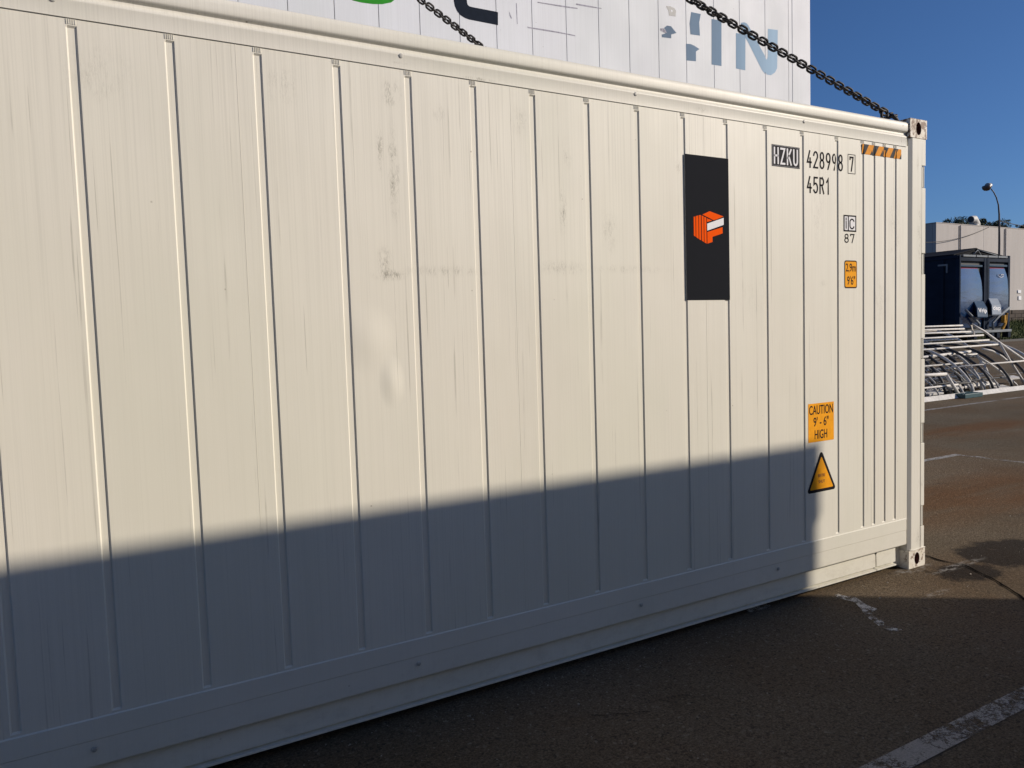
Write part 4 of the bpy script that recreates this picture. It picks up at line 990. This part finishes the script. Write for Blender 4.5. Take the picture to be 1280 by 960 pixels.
# trees behind the warehouse
def leaf_mat(name, col):
    M = Mat(name); n = M.noise(1.2, 4, .7)
    M.set(M.ramp(n, [(.3, tuple(c*.45 for c in col)), (.7, col)]), .7); return M.m
M_LEAF = [leaf_mat('dark_leaves', (.045, .075, .022)), leaf_mat('olive_leaves', (.075, .085, .030))]
M_BARK = simple('bark', (.09, .065, .045), .9, 0, .3, 10)
def tree(X, Y, H, R_, label, mt, seed):
    r = random.Random(seed); t = thing('tree', label, 'tree', (X, Y, 0), 'tree tops showing above the warehouse roof')
    b = MB(); b.tube([(0, 0, 0), (.1, .05, H*.4), (0, .1, H*.8)], [.28, .20, .06], 8)
    for k in range(7):
        a = k*.9; z = H*(.45+.06*k); b.tube([(0, 0, z), (R_*.5*math.cos(a), R_*.5*math.sin(a), z+R_*.35), (R_*.85*math.cos(a), R_*.85*math.sin(a), z+R_*.55)], [.10, .06, .02], 6)
    o = b.build('trunk', M_BARK, smooth='all'); o.parent = t
    b = MB(); cl = [(r.gauss(0, R_*.45), r.gauss(0, R_*.45), H-R_*.75+r.gauss(0, R_*.38), r.uniform(.25, .5)*R_) for _ in range(26)]
    for cx, cy, cz, cr in cl:
        for _ in range(170):
            d = Vector((r.gauss(0, 1), r.gauss(0, 1), r.gauss(0, 1))).normalized()*cr*r.uniform(.5, 1.08); p = Vector((cx, cy, cz))+d
            if p.z > H+.3: continue
            s = r.uniform(.07, .17); a = Vector((r.gauss(0, 1), r.gauss(0, 1), r.gauss(0, 1))).normalized(); c_ = a.orthogonal().normalized()
            b.add([p-a*s, p+c_*s*.5, p+a*s, p-c_*s*.5], [(0, 1, 2, 3)])
    o = b.build('crown', mt); o.parent = t
def tree_at(px, py, Y, R_, label, mt, seed):
    p = at_y(px, py, Y); tree(p.x, Y, p.z, R_, label, mt, seed)
tree_at(1210, 272, 52, 1.8, 'tallest dark tree top rising just left of the white roof vent', M_LEAF[0], 1)
tree_at(1194, 275, 52, 1.6, 'leftmost low tree top along the warehouse roof', M_LEAF[0], 2)
tree_at(1232, 276, 52, 1.5, 'olive tree top between the roof vent and the lamp pole', M_LEAF[1], 3)
tree_at(1244, 279, 52, 1.4, 'low tree top right behind the lamp pole', M_LEAF[0], 4)
tree_at(1279, 284, 52, 1.2, 'rightmost tree top at the picture edge', M_LEAF[1], 5)

# =================================================================== STREET LAMP AND WIRES
LY = 20.0
lb_ = at_y(1249, 318, LY); lp = thing('street_lamp', 'tall dark street lamp with a curved arm and dome head', 'street lamp', (lb_.x, LY, 0))
b = MB(); pts = [(lb_.x, LY, 0), (lb_.x, LY, 3), tuple(at_y(1249.2, 300, LY)), tuple(at_y(1249, 268, LY)), tuple(at_y(1248, 256, LY)), tuple(at_y(1245.5, 247, LY)), tuple(at_y(1242, 240, LY)), tuple(at_y(1239, 236.5, LY))]
b.tube(pts, [.09, .065, .055, .045, .036, .032, .030, .028], 10); part_at(b.build('pole', simple('dark_pole_paint', (.05, .04, .045), .5), smooth='all'), lp)
h0 = at_y(1234.5, 234, LY); b = MB()
b.tube([h0+Vector((.22, 0, -.04)), h0+Vector((.08, 0, .05)), h0+Vector((-.08, 0, .10))], [.07, .20, .12], 12)
part_at(b.build('lamp_housing', simple('lamp_alu', (.34, .33, .32), .4, .3), smooth='all'), lp)
b = MB(); pr = [(0.02, -.20), (.12, -.18), (.20, -.10), (.23, .0), (.20, .06)]
n = 14; V = []
for k in range(n):
    a = 2*math.pi*k/n; V += [(h0.x-.09+r_*math.cos(a), LY+r_*math.sin(a), h0.z+z_) for r_, z_ in pr]
m_ = len(pr); b.add(V, [(k*m_+i, k*m_+i+1, ((k+1) % n)*m_+i+1, ((k+1) % n)*m_+i) for k in range(n) for i in range(m_-1)])
part_at(b.build('lamp_bowl', simple('smoked_glass', (.10, .07, .06), .25), smooth='all'), lp)
def wire(label, A, B, sag):
    o_ = (A+B)/2; pts = [A.lerp(B, k/14)-Vector((0, 0, sag*4*(k/14)*(1-k/14)))-o_ for k in range(15)]
    b = MB(); b.tube(pts, .022, 5); o = b.build('overhead_wire', M_DARKGAP, smooth='all'); o.location = o_
    tag(o, label, 'wire')
wire('thin overhead wire sagging across the warehouse front', at_y(1120, 299.5, by-.30), at_y(1236, 284, by-.06), .55)
wire('thin overhead wire running right from the lamp pole', at_y(1249.5, 276.5, LY), at_y(1330, 287.5, LY+2), .1)

# =================================================================== BOX TRAILER BEHIND THE CAMERA (casts the long shade)
DH = 7.2; cy_ = -SUN_H.y*-1
SX = SUN_H.x*DH; SY = SUN_H.y*DH; ztop = .925+math.tan(SUN_EL)*DH
FX = -1.07+SX                                          # its rear end along the yard
bt = thing('box_trailer', 'tall white box trailer parked opposite the container, behind the viewer', 'trailer', (FX-6.8, SY-1.25, 0))
def PX(o): return part_at(o, bt)
M_BT = paint_white('trailer_white', (.60, .60, .58), .05, (), .5, False, 33)
for k in range(9):
    xa = FX-13.6+k*1.5; b = MB(); b.box(xa+.003, min(xa+1.497, FX-.10), SY-.03, SY, 1.05, ztop-.10); PX(b.build('side_panel', M_BT, bevel=.003, seg=1))
b = MB(); b.box(FX-13.6, FX-.04, SY-2.52, SY-.03, 1.05, ztop-.06); PX(b.build('body', M_BT))
b = MB(); b.box(FX-13.6, FX+.0, SY-.06, SY+.01, ztop-.10, ztop); b.box(FX-.10, FX+.0, SY-.12, SY+.01, 1.0, ztop-.10); b.box(FX-.12, FX+.045, SY-.20, SY+.012, ztop-.46, ztop+.002); PX(b.build('frame_rail', M_BT, bevel=.012))
b = MB(); b.box(FX-13.5, FX-.2, SY-.9, SY-.75, .75, 1.04); b.box(FX-13.5, FX-.2, SY-1.75, SY-1.6, .75, 1.04); PX(b.build('chassis', M_DARKGAP))
b = MB(); b.box(FX-12.5, FX-.05, SY-.05, SY-.01, .25, .98); PX(b.build('side_skirt', M_BT))
w2 = None
for xx in (FX-1.2, FX-2.5, FX-3.8, FX-11.0):
    for yy in (SY-.22, SY-2.3):
        if w2 is None: w2 = wh.copy(); COL.objects.link(w2); o = w2
        else: o = wh.copy(); COL.objects.link(o)
        o.parent = bt; o.rotation_euler = (0, 0, rad(90)); o.location = Vector((xx, yy, .50))-Vector(bt.location)
        r2 = rim_.copy(); COL.objects.link(r2); r2.parent = o
